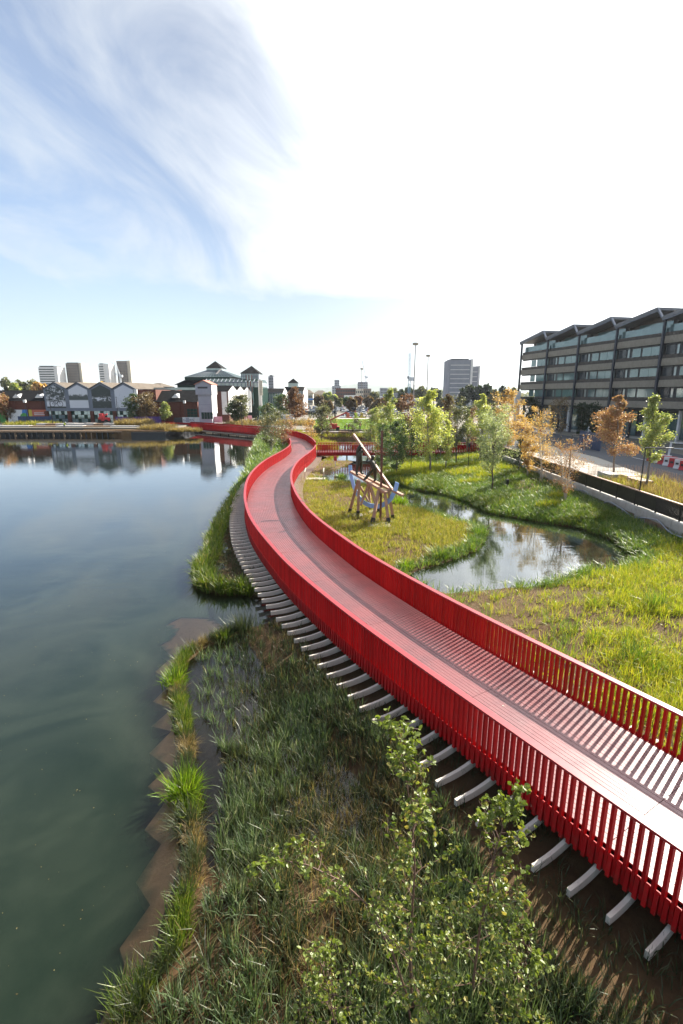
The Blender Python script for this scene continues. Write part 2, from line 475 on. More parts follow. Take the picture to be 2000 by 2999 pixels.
POND = np.array([(-2.3, 55.8), (-1.3, 52.7), (0.7, 52.7), (3.2, 50.5), (5.1, 47.0), (5.8, 43.4), (5.9, 40.4), (7.2, 39.0), (8.6, 35.6), (9.5, 34.6), (10.1, 33.5),
        (9.1, 30.4), (8.2, 28.7), (6.4, 27.0), (4.7, 25.7), (3.5, 24.7), (3.8, 24.3), (4.5, 22.7), (5.1, 22.2), (6.4, 22.5), (8.0, 22.9), (9.5, 23.1), (11.4, 24.0),
        (12.9, 25.1), (14.5, 25.3), (16.6, 26.6), (17.0, 27.0), (17.3, 28.5), (17.8, 30.4), (17.6, 32.2), (16.8, 34.2), (15.0, 35.6), (13.2, 37.3), (11.9, 38.5),
        (11.3, 42.2), (10.2, 45.5), (9.0, 47.0), (7.8, 47.9), (6.7, 50.5), (5.8, 52.3), (4.9, 53.3), (4.6, 55.4), (4.9, 68.1), (5.7, 79.4), (7, 98), (7.5, 106),
        (-5.4, 105.5), (-5, 99), (-1, 90), (-.5, 80), (-2.7, 72.8), (-2.6, 70), (1.7, 70.6), (1.6, 69.2), (0, 64.8), (-2.1, 57.8)])
def sdf(poly, x, y):
    """distance to the outline, negative inside"""
    x = np.asarray(x, float); y = np.asarray(y, float)
    dmin = np.full(x.shape, 1e9); ins = np.zeros(x.shape, bool)
    for (x0, y0), (x1, y1) in zip(poly, np.roll(poly, -1, 0)):
        ex, ey = x1 - x0, y1 - y0
        t = np.clip(((x - x0) * ex + (y - y0) * ey) / (ex * ex + ey * ey), 0, 1)
        dmin = np.minimum(dmin, np.hypot(x - x0 - t * ex, y - y0 - t * ey))
        c = ((y0 > y) != (y1 > y))
        with np.errstate(divide='ignore', invalid='ignore'):
            c &= x < (x1 - x0) * (y - y0) / (y1 - y0 + 1e-12) + x0
        ins ^= c
    return np.where(ins, -dmin, dmin)
def sstep(a, b, x):
    t = np.clip((x - a) / (b - a), 0, 1)
    return t * t * (3 - 2 * t)
_wav = [(rng.uniform(-1, 1, 2) * k, rng.uniform(0, 6.3), a) for k, a in ((.5, 1), (.9, .8), (1.7, .6), (3.1, .45), (5.5, .3)) for _ in range(4)]
def wob(x, y):
    r = 0
    for (k, ph, a) in _wav:
        r = r + a * np.sin(k[0] * x + k[1] * y + ph)
    return r / 4.0
CEN = [(12.3, -.6), (11.1, 1.2), (9.95, 3.0), (8.35, 5.5), (6.72, 8.1), (5.01, 10.91), (3.53, 13.35), (2.03, 15.94), (.63, 18.59), (-.67, 21.29), (-1.74, 23.9), (-2.78, 26.63), (-3.65, 29.25),
       (-4.42, 32.14), (-5.08, 35.07), (-5.61, 38.01), (-6.03, 40.73), (-6.37, 43.71), (-6.58, 46.7), (-6.67, 49.44), (-6.68, 52.44), (-6.57, 55.44), (-6.34, 58.43),
       (-6.05, 61.41), (-5.80, 64.4), (-5.62, 67.39), (-5.56, 70.38), (-5.66, 73.62), (-5.93, 76.61), (-6.3, 79.58), (-6.76, 82.54), (-7.29, 85.5), (-7.9, 88.69),
       (-8.6, 91.61), (-9.55, 94.6), (-10.8, 98.2), (-12.5, 102.5), (-14.6, 106.8), (-17.6, 110.6), (-21.2, 114.1), (-25.5, 117.9), (-30, 122.3), (-34.5, 126.6), (-39.5, 130.5), (-45, 133.4), (-51, 135.2)]
CEN = np.array(CEN)
def resample(p, ds):
    # Catmull-Rom, then even spacing
    q = np.vstack([2 * p[0] - p[1], p, 2 * p[-1] - p[-2]])
    out = []
    for i in range(1, len(q) - 2):
        t = np.linspace(0, 1, 24, endpoint=False)[:, None]
        a, b, c, e = q[i - 1], q[i], q[i + 1], q[i + 2]
        out.append(.5 * (2 * b + (c - a) * t + (2 * a - 5 * b + 4 * c - e) * t ** 2 + (3 * b - a - 3 * c + e) * t ** 3))
    o = np.vstack(out + [p[-1:]])
    s = np.r_[0, np.cumsum(np.hypot(*np.diff(o, axis=0).T))]
    t = np.arange(0, s[-1], ds)
    return np.c_[np.interp(t, s, o[:, 0]), np.interp(t, s, o[:, 1])]
CL = resample(CEN, .08)
def cdist(x, y):
    x = np.asarray(x, float); y = np.asarray(y, float)
    c = CL[::12]
    best = np.full(x.shape, 1e9); side = np.zeros(x.shape)
    for i in range(len(c) - 1):
        ax, ay = c[i]; bx, by = c[i + 1]
        ex, ey = bx - ax, by - ay
        t = np.clip(((x - ax) * ex + (y - ay) * ey) / (ex * ex + ey * ey), 0, 1)
        dd = np.hypot(x - ax - t * ex, y - ay - t * ey)
        cr = ex * (y - ay) - ey * (x - ax)      # >0 = left of travel = lake side
        m = dd < best
        best = np.where(m, dd, best); side = np.where(m, np.sign(cr), side)
    return best * side
def hgt(x, y, full=False):
    x = np.asarray(x, float); y = np.asarray(y, float)
    dl = sdf(LAKE, x, y); dp = sdf(POND, x, y)
    d_ = np.minimum(dl, dp)
    cd_ = cdist(x, y)
    land = .34 * (1 - np.exp(-np.maximum(d_, 0) / .9)) + .03 * wob(x, y)
    soft = 1 - np.exp(-np.maximum(d_, 0) / 2.6)
    land += soft * (.62 * sstep(10.5, 20, x) * sstep(28, 40, y) + .45 * sstep(6, 20, x) * (1 - sstep(28, 40, y)))
    land += .35 * sstep(70, 104, y) + .75 * sstep(99, 107, y) * (sstep(6, 9, x) + (1 - sstep(-9, -7, x)))
    # wet marsh between the shore strip and the bridge
    ms = sstep(3.0, 4.6, cd_) * (1 - sstep(19.0, 20.5, y)) * sstep(6.8, 8.8, y) * sstep(.25, .6, dl)
    land = land * (1 - ms) + ms * (-.055 + .040 * wob(x * 1.7, y * 1.7))
    ms2 = sstep(2.5, 3.4, cd_) * sstep(22, 23, y) * (1 - sstep(33, 36, y)) * sstep(.3, .8, dl)
    land = land * (1 - ms2) + ms2 * (.02 + .05 * wob(x * 1.7, y * 1.7))
    wat = -np.minimum(1.3, -np.minimum(d_, 0) * .8 + .05)
    h = np.where(d_ > 0, np.maximum(land, -.12), wat)
    return (h, dl, dp, cd_) if full else h
gx = np.r_[np.arange(-60, -20, 1.0), np.arange(-20, 21.25, .28)]; gy = np.r_[np.arange(-6, 40, .28), np.arange(40, 136, .45)]
GX, GY = np.meshgrid(gx, gy)
GH = hgt(GX, GY)
nx, ny = len(gx), len(gy)
idx = np.arange(nx * ny).reshape(ny, nx)
Fq = np.c_[idx[:-1, :-1].ravel(), idx[:-1, 1:].ravel(), idx[1:, 1:].ravel(), idx[1:, :-1].ravel()]
tag(link('ground', np_mesh('ground', np.c_[GX.ravel(), GY.ravel(), GH.ravel()], Fq, 'soil', smooth=True)), kind='structure')
m = MB(); m.add([(-260, -60, -1.35), (21.1, -60, -1.35), (21.1, 136, -1.35), (-260, 136, -1.35)], [(0, 1, 2, 3)])
tag(m.build('lake_bed', 'lake_bed'), kind='structure')
# submerged planted shelf with its zigzag rim
SHELF = [(-4.6, 2.5), (-4.1, 3.6), (-4.35, 4.2), (-3.75, 5.2), (-3.60, 6.1), (-3.58, 6.25), (-3.85, 6.6), (-3.6, 7.35), (-4.05, 7.8), (-3.85, 8.65), (-4.35, 9.0), (-4.15, 9.8), (-4.75, 10.25),
         (-4.45, 10.9), (-5.15, 11.4), (-4.85, 12.3), (-5.5, 12.5), (-5.2, 13.3), (-5.9, 13.7), (-5.65, 14.8), (-6.45, 15.4), (-6.2, 16.4), (-6.9, 17.2), (-6.6, 18.1), (-7.3, 18.9), (-6.9, 19.7)]
poly = SHELF + [(-5.5, 19.5), (-4.6, 18.6)] + [(x + .1, y) for x, y in STRIP[::-1]]
m = MB(); m.prism(poly, -.5, -.055)
tag(m.build('shelf', 'mud_shelf'), kind='structure')
dsh = sdf(np.array(poly), GX, GY)
dep = np.where(dsh < 0, .05, np.clip(-GH, .02, 1.3))
Vw = np.vstack([np.c_[GX.ravel(), GY.ravel(), np.zeros(GX.size)], [(-260, -60, 0), (gx[-1], -60, 0), (gx[-1], gy[0], 0), (-260, gy[0], 0), (-260, gy[0], 0), (gx[0], gy[0], 0), (gx[0], gy[-1], 0), (-260, gy[-1], 0)]])
nw = GX.size
me = np_mesh('lake_water', Vw, np.vstack([Fq, [(nw, nw + 1, nw + 2, nw + 3), (nw + 4, nw + 5, nw + 6, nw + 7)]]), 'lake_water')
at_ = me.attributes.new('depth', 'FLOAT', 'POINT')
at_.data.foreach_set('value', np.r_[dep.ravel(), np.full(8, 1.3)].astype(np.float32))
tag(link('lake_water', me), kind='structure')
# land behind and beside the water
QUAY = 1.72
m = MB()
m.prism([(-1500, 117.0), (-57.4, 117.0), (-47.6, 116.0), (-41, 116.5), (-39, 120), (-39, 130), (-35, 134.5), (-27, 129), (-18, 121), (-14, 112), (-9, 109.5), (21.3, 109.5), (21.3, 64), (21.3, -60), (1500, -60), (1500, 6000), (-1500, 6000)], -1.2, QUAY)
tag(m.build('far_ground', 'far_ground'), kind='structure')
m = MB(); m.add([(-9000, 2000, 1.5), (9000, 2000, 1.5), (9000, 12000, 1.5), (-9000, 12000, 1.5)], [(0, 1, 2, 3)])
tag(m.build('terrain', 'hill'), kind='structure')

# ================================================================== the boardwalk bridge
BZ, RZ, FZ = 1.10, 2.20, .70         # deck, rail top, fascia bottom
HW = 1.87                            # half width to rail centre
bridge = thing('boardwalk_bridge', 'long curving red boardwalk bridge with slatted parapets winding along the lake edge', 'bridge', (3.53, 13.35, 0))
BO = ORG[bridge]
tan = np.gradient(CL, axis=0); tan /= np.hypot(*tan.T)[:, None]
nor = np.c_[-tan[:, 1], tan[:, 0]]   # towards the lake
def at_side(off, i=None):
    p = CL + nor * np.asarray(off)[..., None] if np.ndim(off) else CL + nor * off
    return p
SEG = .08
def sweep(name, m, offs, zs, i0, i1, parent, step=4, closed=True, gap=0.0):
    """sweep a cross section (offset, z list) along the centre line"""
    ii = list(range(i0, i1, step))
    if ii[-1] != i1: ii.append(i1)
    ii = [min(i, len(CL) - 1) for i in ii]
    k = len(offs)
    V = np.zeros((len(ii), k, 3))
    for j, (o, z) in enumerate(zip(offs, zs)):
        V[:, j, :2] = CL[ii] + nor[ii] * o
        V[:, j, 2] = z
    if gap:
        V[0, :, :2] += tan[ii[0]] * gap; V[-1, :, :2] -= tan[ii[-1]] * gap
    V -= np.array(BO)
    ix = np.arange(len(ii) * k).reshape(len(ii), k)
    F = []
    for j in range(k if closed else k - 1):
        j2 = (j + 1) % k
        F.append(np.c_[ix[:-1, j], ix[:-1, j2], ix[1:, j2], ix[1:, j]])
    F = np.vstack(F)
    if closed and k == 4:
        F = np.vstack([F, [ix[0, ::-1], ix[-1, :]]])
    return V.reshape(-1, 3), F
def sweep_obj(name, m, offs, zs, i0, i1, step=4, gap=0.0):
    V, F = sweep(name, m, offs, zs, i0, i1, bridge, step, gap=gap)
    o = link(name, np_mesh(name, V, F, m), bridge)
    return o
NL = len(CL)
JUNC = [i for i in range(NL) if 71.7 < CL[i][1] < 75.5 and CL[i][0] > -7]     # the opening to the branch
J0, J1 = JUNC[0], JUNC[-1]
# sub-structure
for i0 in range(0, NL - 1, 160):
    sweep_obj('deck_beam', 'dark_steel', [1.7, -1.7, -1.6, 1.6], [BZ - .06, BZ - .06, BZ - .33, BZ - .33], i0, min(i0 + 160, NL - 1), 8)
# decking: 30 boards across, in sections
NB = 30; bw = 2 * (HW - .1) / NB
secs = []
i = 20
lens = [54, 61, 58, 64, 60, 57, 62, 66, 60, 64]
for L_ in lens:
    secs.append((i, i + L_)); i += L_
for (a, b) in secs:
    for k in range(NB):
        o0 = HW - .1 - k * bw - .005; o1 = o0 - bw + .010
        dz = random.uniform(-.002, .002)
        sweep_obj('deck_board', 'deck_board', [o0, o1, o1, o0], [BZ + dz, BZ + dz, BZ - .035, BZ - .035], a, b, 6, .006)
VV, FF, nb = [], [], 0
far = [(0, 20)]
while i < NL - 1:
    far.append((i, min(i + 62, NL - 1))); i += 62
for (a, b) in far:
    for k in range(NB):
        o0 = HW - .1 - k * bw - .005; o1 = o0 - bw + .010
        dz = random.uniform(-.002, .002)
        V, F = sweep('', '', [o0, o1, o1, o0], [BZ + dz, BZ + dz, BZ - .035, BZ - .035], a, b, bridge, 8, gap=.006)
        VV.append(V); FF.append(F + nb); nb += len(V)
o = link('decking', np_mesh('decking', np.vstack(VV), np.vstack(FF), 'deck_board'), bridge); o['kind'] = 'stuff'
# handrails
def rail(side, a, b):
    c = side * HW
    k = .085
    return sweep_obj('handrail', 'red_cap', [c + k, c - k, c - k, c + k], [RZ, RZ, RZ - .055, RZ - .055], a, b, 3)
for a in range(0, NL - 1, 250):
    rail(1, a, min(a + 250, NL - 1))
a = 0
for cut in list(range(250, J0, 250)) + [J0]:
    rail(-1, a, cut); a = cut
a = J1
for cut in list(range(J1 + 250, NL - 1, 250)) + [NL - 1]:
    rail(-1, a, cut); a = cut
# balusters and fascia blocks: the nearest as parts, the rest joined
def unit(m_, name, mat):
    return m_.mesh(name, mat)
bal = MB(); bal.box(-.029, .029, -.055, .055, FZ - .02, RZ - .04)
bal_me = unit(bal, 'baluster', 'red_paint')
blk = MB()
blk.hexa([(-.036, .02, FZ - .05), (.036, .02, FZ - .05), (.036, .10, FZ - .05), (-.036, .10, FZ - .05),
          (-.036, .02, BZ - .02), (.036, .02, BZ - .02), (.036, .065, BZ + .03), (-.036, .065, BZ + .03)])
blk_me = unit(blk, 'fascia_block', 'red_paint')
bv = np.array([v.co[:] for v in bal_me.vertices]); bf = np.array([list(p.vertices) for p in bal_me.polygons])
kv = np.array([v.co[:] for v in blk_me.vertices]); kf = np.array([list(p.vertices) for p in blk_me.polygons])
def rows(step=2):
    for side in (1, -1):
        for i in range(6, NL - 2, step):
            if side < 0 and J0 - 1 <= i <= J1 + 1: continue
            yield side, i
items = []
for side, i in rows():
    p = CL[i] + nor[i] * HW * side
    items.append((np.hypot(p[0], p[1]) + (50 if p[1] < 5.0 else 0), side, i, p))
items.sort(key=lambda t: t[0])
near_ids = {(s_, i_) for _, s_, i_, _ in items[:300]}
JV, JF, jb = [], [], 0
for dd, side, i, p in items:
    ang = math.atan2(tan[i][1], tan[i][0]) + (0 if side > 0 else math.pi)
    ca_, sa_ = math.cos(ang), math.sin(ang)
    half = CL[min(i + 1, NL - 1)] + nor[min(i + 1, NL - 1)] * HW * side
    if (side, i) in near_ids:
        link('baluster', bal_me, bridge, (p[0] - BO[0], p[1] - BO[1], -BO[2]), ang)
        link('fascia_block', blk_me, bridge, (half[0] - BO[0], half[1] - BO[1], -BO[2]), ang)
    else:
        Rm = np.array([[ca_, sa_, 0], [-sa_, ca_, 0], [0, 0, 1]])
        for q, V, F in ((p, bv, bf), (half, kv, kf)):
            JV.append(V @ Rm + np.array([q[0], q[1], 0]) - np.array(BO)); JF.append(F + jb); jb += len(V)
o = link('baluster_row', np_mesh('baluster_row', np.vstack(JV), np.vstack(JF), 'red_paint'), bridge); o['kind'] = 'stuff'
# bottom fascia line (the steel edge the balusters stand on)
for side in (1, -1):
    for a in range(0, NL - 1, 400):
        c = side * (HW - .005)
        sweep_obj('edge_beam', 'red_paint', [c + .018, c - .018, c - .018, c + .018], [BZ - .04, BZ - .04, FZ + .03, FZ + .03], a, min(a + 400, NL - 1), 4)
# pale curved ribs under the deck
def rib_mesh(L_):
    r = MB(); k = 9; wr = .038
    def pt(t):
        u = max(0, (t - .35) / .65)
        return -.9 + (L_ + .9) * t, 0.42 - .09 * math.sin(math.pi * min(1, .18 + u * .80)) + .10 * (1 - u), .205 - .05 * u
    for j in range(k):
        (y0, z0, h0), (y1, z1, h1) = pt(j / k), pt((j + 1) / k)
        r.hexa([(-wr, y0, z0), (wr, y0, z0), (wr, y1, z1), (-wr, y1, z1), (-wr, y0, z0 + h0), (wr, y0, z0 + h0), (wr, y1, z1 + h1), (-wr, y1, z1 + h1)])
    return r.mesh('rib', 'rib_paint')
RIBS = {L_: rib_mesh(L_) for L_ in (.55, .7, .85, 1.0, 1.15, 1.3, 1.45)}
def over(side, i):
    y = CL[i][1]
    if side > 0:
        v = np.interp(y, [2, 7, 10, 20, 35, 46, 54, 58, 64, 90, 100], [.5, .6, 1.08, 1.1, 1.15, 1.35, 1.45, 1.2, .7, .6, .6])
    else:
        v = np.interp(y, [2, 30, 60, 72, 80, 100], [1.0, 1.05, 1.05, .85, .6, .6])
    return min(RIBS, key=lambda q: abs(q - v))
for i in range(8, NL - 4, 8):
    for side in (1, -1):
        if side < 0 and J0 <= i <= J1: continue
        p = CL[i] + nor[i] * HW * side
        link('rib', RIBS[over(side, i)], bridge, (p[0] - BO[0], p[1] - BO[1], 0), math.atan2(tan[i][1], tan[i][0]) + (0 if side > 0 else math.pi))
# posts in the water / ground
for i in range(30, NL - 30, 44):
    for o_ in (1.1, -1.1):
        p = CL[i] + nor[i] * o_
        m = MB(); m.tube([(p[0], p[1], -1.3), (p[0], p[1], BZ - .3)], .09, 8)
        m.build('pile', 'dark_steel', bridge)

# branch bridge to the right
br = thing('branch_footbridge', 'straight red footbridge with open balusters crossing the channel behind the timber sculpture', 'bridge', (9, 73.5, 0))
X0, X1, YA, YB = -3.55, 23.5, 71.85, 75.25
for j in range(24):
    y0 = YA + .12 + j * (YB - YA - .24) / 24
    m = MB(); m.box(X0 - .2, X1, y0, y0 + .12, BZ - .04, BZ + .002); m.build('deck_board', 'deck_board', br)
m = MB(); m.box(X0, X1, YA + .2, YB - .2, BZ - .35, BZ - .06); m.build('deck_beam', 'dark_steel', br)
for y in (YA, YB):
    m = MB(); m.box(X0, X1, y - .085, y + .085, RZ - .055, RZ); m.build('handrail', 'red_cap', br)
    m = MB(); m.box(X0, X1, y - .02, y + .02, FZ - .1, BZ - .05); m.build('fascia', 'red_paint', br)
bal2 = MB(); bal2.box(-.06, .06, -.05, .05, FZ + .02, RZ - .04)
b2 = bal2.mesh('baluster', 'red_paint')
cnt = 0
x = X0 + .1
while x < X1 - .05:
    for y in (YA, YB):
        link('baluster', b2, br, (x - 9, y - .03 * (1 if y == YA else -1) - 73.5, 0)); 
    x += .24
for x in (0.8, 5.3, 9.5, 14.0):
    for y in (YA + .7, YB - .7):
        m = MB(); m.tube([(x, y, -1.0), (x, y, BZ - .3)], .09, 8); m.build('pile', 'dark_steel', br)
# ================================================================== vegetation helpers
def blades(p, h, wd, lean, az=None, curl=.5):
    """one curved blade of grass per point: 6 verts, 2 quads"""
    n_ = len(p)
    az = rng.uniform(0, 2 * np.pi, n_) if az is None else az
    face = az + np.pi / 2 + rng.normal(0, .5, n_)
    dx, dy = np.cos(az), np.sin(az)
    wx, wy = np.cos(face) * wd / 2, np.sin(face) * wd / 2
    V = np.zeros((n_, 6, 3))
    mid = .55
    for k, (t, ww) in enumerate(((0, .8), (mid, 1.0), (1.0, .12))):
        off = lean * h * (t ** (1 + curl))
        z = h * t * np.sqrt(np.maximum(.15, 1 - (lean * t * .8) ** 2))
        cx, cy = p[:, 0] + dx * off, p[:, 1] + dy * off
        V[:, 2 * k, 0] = cx - wx * ww; V[:, 2 * k, 1] = cy - wy * ww
        V[:, 2 * k + 1, 0] = cx + wx * ww; V[:, 2 * k + 1, 1] = cy + wy * ww
        V[:, 2 * k, 2] = V[:, 2 * k + 1, 2] = p[:, 2] + z
    b = (np.arange(n_) * 6)[:, None]
    F = np.vstack([b + np.array([0, 1, 3, 2]), b + np.array([2, 3, 5, 4])])
    return V.reshape(-1, 3), F
def tufts(c, nb, spread, h, hv, wd, lean):
    """tufts of blades at centres c (n,3)"""
    k = np.repeat(np.arange(len(c)), nb)
    n_ = len(k)
    az = rng.uniform(0, 2 * np.pi, n_)
    r = spread * np.sqrt(rng.uniform(0, 1, n_))
    sc_ = np.repeat(rng.uniform(.6, 1.25, len(c)), nb) if np.ndim(h) == 0 else np.repeat(h, nb)
    hh = (h if np.ndim(h) == 0 else 1.0) * sc_ * rng.uniform(1 - hv, 1 + hv, n_)
    p = c[k].copy()
    p[:, 0] += np.cos(az) * r; p[:, 1] += np.sin(az) * r; p[:, 2] -= .02
    return blades(p, hh, wd * rng.uniform(.6, 1.3, n_), np.abs(rng.normal(lean, lean * .5, n_)), az + rng.normal(0, .6, n_))
def stuff(name, VF, m, label, cat):
    V, F, b = [], [], 0
    for v_, f_ in VF:
        V.append(v_); F.append(f_ + b); b += len(v_)
    o = link(name, np_mesh(name, np.vstack(V), np.vstack(F), m))
    return tag(o, label, cat, None, 'stuff')
def scatter(n_, x0, x1, y0, y1, keep):
    x = rng.uniform(x0, x1, n_)
    # denser near the camera
    u = rng.uniform(0, 1, n_)
    y = y0 * (y1 / y0) ** u if y0 > 0 else rng.uniform(y0, y1, n_)
    h, dl, dp, cdd = hgt(x, y, True)
    k = keep(x, y, h, dl, dp, cdd)
    return np.c_[x, y, h][k]
def clump(v, lo=0.0):
    return wob(v[0] * 1.3 + 11, v[1] * 1.3) > lo
U = lambda x: rng.uniform(0, 1, len(x))

# marsh: grey-green sedge standing in shallow water on the lake side of the bridge
c = scatter(19000, -6, 4.2, 4.4, 19.5, lambda x, y, h, dl, dp, cd_: (dl > .6 + .2 * (y < 7.5)) & (cd_ > 2.9 + .9 * (1 - sstep(6.5, 10.5, y))) & (U(x) < np.where(wob(x * 1.6 + 3, y * .9) > -.3, .75, .2)) & ~((dl < 1.05 + .25 * np.sin(y * 1.3)) & (y > 7.4) & (y < 16)))
c = c[(c[:, 1] > 8.0) | (rng.uniform(0, 1, len(c)) < np.where(wob(c[:, 0] * 2.2, c[:, 1] * 2.2) > -.5, .9, .35))]
kind = wob(c[:, 0] * 1.9 + 8, c[:, 1] * 1.9 - 3) + rng.normal(0, .35, len(c))
ca_, cb_, cc_ = c[kind > .15], c[(kind <= .15) & (kind > -.75)], c[kind <= -.75]
stuff('marsh_sedge', [tufts(ca_, 9, .09, .40, .35, .016, .36), tufts(ca_[::3], 9, .13, .20, .3, .020, .7)], 'gr_marsh', 'dense pale-tipped sedge growing in shallow water on the lake side of the bridge', 'sedge')
stuff('marsh_rush', [tufts(cb_, 9, .08, .36, .4, .015, .38), tufts(cb_[::3], 8, .13, .16, .3, .022, .8)], 'gr_rush', 'dark green rushes mixed through the sedge bed beside the bridge', 'rushes')
stuff('marsh_stalks', [tufts(cc_, 6, .08, .34, .5, .010, .5)], 'gr_dry', 'dead straw stalks scattered through the sedge bed', 'stalks')
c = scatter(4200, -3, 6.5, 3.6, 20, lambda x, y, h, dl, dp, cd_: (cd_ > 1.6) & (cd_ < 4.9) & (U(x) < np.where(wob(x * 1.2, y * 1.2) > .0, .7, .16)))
stuff('shaded_grass', [tufts(c, 7, .10, .26, .4, .016, .45)], 'gr_rush', 'thin grass coloured dark for the shade, on brown matting under the pale ribs', 'grass')  # dark rush colour helps paint the bridge's shadow over this planting
# shore strip: mixed reeds along the rim
sp = resample(np.array(STRIP), .10)
sp = sp[sp[:, 1] > 3.5]
q = np.repeat(sp, 6, 0) + rng.normal(0, .075, (len(sp) * 6, 2)) + np.array([.08, 0])
q = np.c_[q, np.maximum(hgt(q[:, 0], q[:, 1]), -.02)]
ph = np.sin(q[:, 1] * 2.1) + .6 * np.sin(q[:, 1] * 4.7 + 1)
A_ = q[ph > .1]; B_ = q[(ph <= .1) & (ph > -.7)]; C_ = q[ph <= -.7]
stuff('shore_reeds', [tufts(A_, 10, .09, .38, .35, .017, .45)], 'gr_reed', 'green reeds lining the lake edge beside the submerged brown shelf', 'reeds')
stuff('shore_rush', [tufts(B_, 11, .07, .42, .3, .010, .42)], 'gr_rush', 'fine grey-green rushes between the reeds on the lake rim', 'rushes')
stuff('shore_straw', [tufts(C_, 8, .08, .30, .4, .014, .6)], 'gr_dry', 'short straw-coloured dead grass among the reeds of the lake rim', 'grass')
# individual clumps
def clump_thing(px, py, h_, spread, nb, m, label, cat='reed clump', wd=.02, lean=.55):
    x, y = P(px, py, 0.05)
    t = thing('reed_clump', label, cat, (x, y, 0.0))
    for k in range(3):
        c_ = rng.normal(0, spread * .45, (nb // 3, 2))
        c_ = np.c_[c_, np.zeros(len(c_)) + .02]
        az = np.arctan2(c_[:, 1], c_[:, 0]) + rng.normal(0, .7, len(c_))
        V, F = blades(c_, h_ * rng.uniform(.55, 1.15, len(c_)), wd * rng.uniform(.7, 1.3, len(c_)), np.abs(rng.normal(lean, .25, len(c_))), az)
        link('leaf_bunch', np_mesh('leaf_bunch', V, F, m), t)
    return t
clump_thing(540, 2330, .62, .30, 330, 'gr_bright', 'large bright-green reed clump on the lake rim, the nearer of two', wd=.026)
clump_thing(512, 2005, .55, .28, 240, 'gr_bright', 'smaller bright-green reed clump on the lake rim, the farther of two', wd=.024)
clump_thing(545, 2430, .55, .22, 240, 'gr_rush', 'grey-green tuft of fine rushes just in front of the large bright reed clump', wd=.010, lean=.75)
clump_thing(395, 2950, .50, .34, 420, 'gr_reed', 'dark green grass clump at the lower left corner beside the muddy shelf', wd=.012, lean=.4)
clump_thing(715, 1850, .9, .5, 260, 'gr_rush', 'tall dark rush clump at the mouth of the inlet under the ribs', wd=.014, lean=.3)
clump_thing(655, 1870, .5, .3, 120, 'gr_reed', 'low green reed clump at the corner of the inlet left of the dark rushes', wd=.02, lean=.5)
# second marsh spit
c = scatter(12000, -10.4, -2.5, 21.8, 44, lambda x, y, h, dl, dp, cd_: (dl > .02) & (cd_ > 1.9) & ((dl < .8) | (U(x) < .30)))
e = sdf(LAKE, c[:, 0], c[:, 1]); k = cdist(c[:, 0], c[:, 1])
out = (e < .9) & (k > 3.15 + .15 * np.sin(c[:, 1] * 2))
stuff('spit_reeds', [tufts(c[out], 7, .14, .55, .45, .045, .6)], 'gr_reed', 'rank green reeds edging the small marsh spit beside the bridge bend', 'reeds')
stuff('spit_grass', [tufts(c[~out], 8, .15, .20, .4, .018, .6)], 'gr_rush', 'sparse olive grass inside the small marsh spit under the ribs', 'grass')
# left bank beyond the bend
c = scatter(16000, -18, -7.5, 44, 106, lambda x, y, h, dl, dp, cd_: (dl > 0) & (cd_ > np.interp(y, [44, 58, 64, 70], [3.35, 3.35, 2.4, 1.8])))
stuff('bend_reeds', [tufts(c, 7, .3, .65, .5, .075, .6)], 'gr_bank', 'green scrub and reeds on the lake bank left of the bridge bend', 'scrub')
# island meadow inside the bend
c = scatter(26000, -6, 10.2, 16, 72, lambda x, y, h, dl, dp, cd_: (dp > .05) & (cd_ < -2.2) & (dl > 1) & ((x < 10) & ~((x > 4.7) & (y > 46))) & ~((y < 24.5) & (x > 2.5)) & (U(x) < np.where(wob(x * 1.1, y * 1.1) > -.25, 1, .35) * (1 - .75 * sstep(52, 56, y))))
e = sdf(POND, c[:, 0], c[:, 1])
ed = (e < .8) & (c[:, 1] < 56)
stuff('island_meadow', [tufts(c[~ed], 9, .2, .30, .5, .020, .5), tufts(c[~ed][::3], 3, .2, .12, .4, .05, .9)], 'gr_island', 'sparse yellow-green meadow grass on sandy ground round the timber sculpture', 'meadow grass')
stuff('island_edge', [tufts(c[ed], 10, .2, .42, .45, .028, .6)], 'gr_bank', 'green fringe of sedge round the water edge of the sculpture island', 'sedge')
for px, py, s_ in ((1190, 1668, .5), (1285, 1635, .75), (1400, 1570, .9)):
    clump_thing(px, py, .75 * s_ + .2, .5 * s_ + .1, 260, 'gr_bright' if s_ < .6 else 'gr_bank', {1190: 'bright sedge clump at the island edge closest to the red parapet', 1285: 'wide leafy sedge clump midway along the near island shore', 1400: 'rounded sedge clump on the right tip of the sculpture island'}[px], 'sedge clump', .03, .6)
clump_thing(1165, 1480, .9, .5, 220, 'gr_bright', 'bright green sedge clump on the channel edge right of the sculpture', 'sedge clump', .05, .6)
clump_thing(1000, 1405, .9, .6, 220, 'gr_bank', 'dark sedge clump on the channel edge left of the sculpture', 'sedge clump', .05, .6)
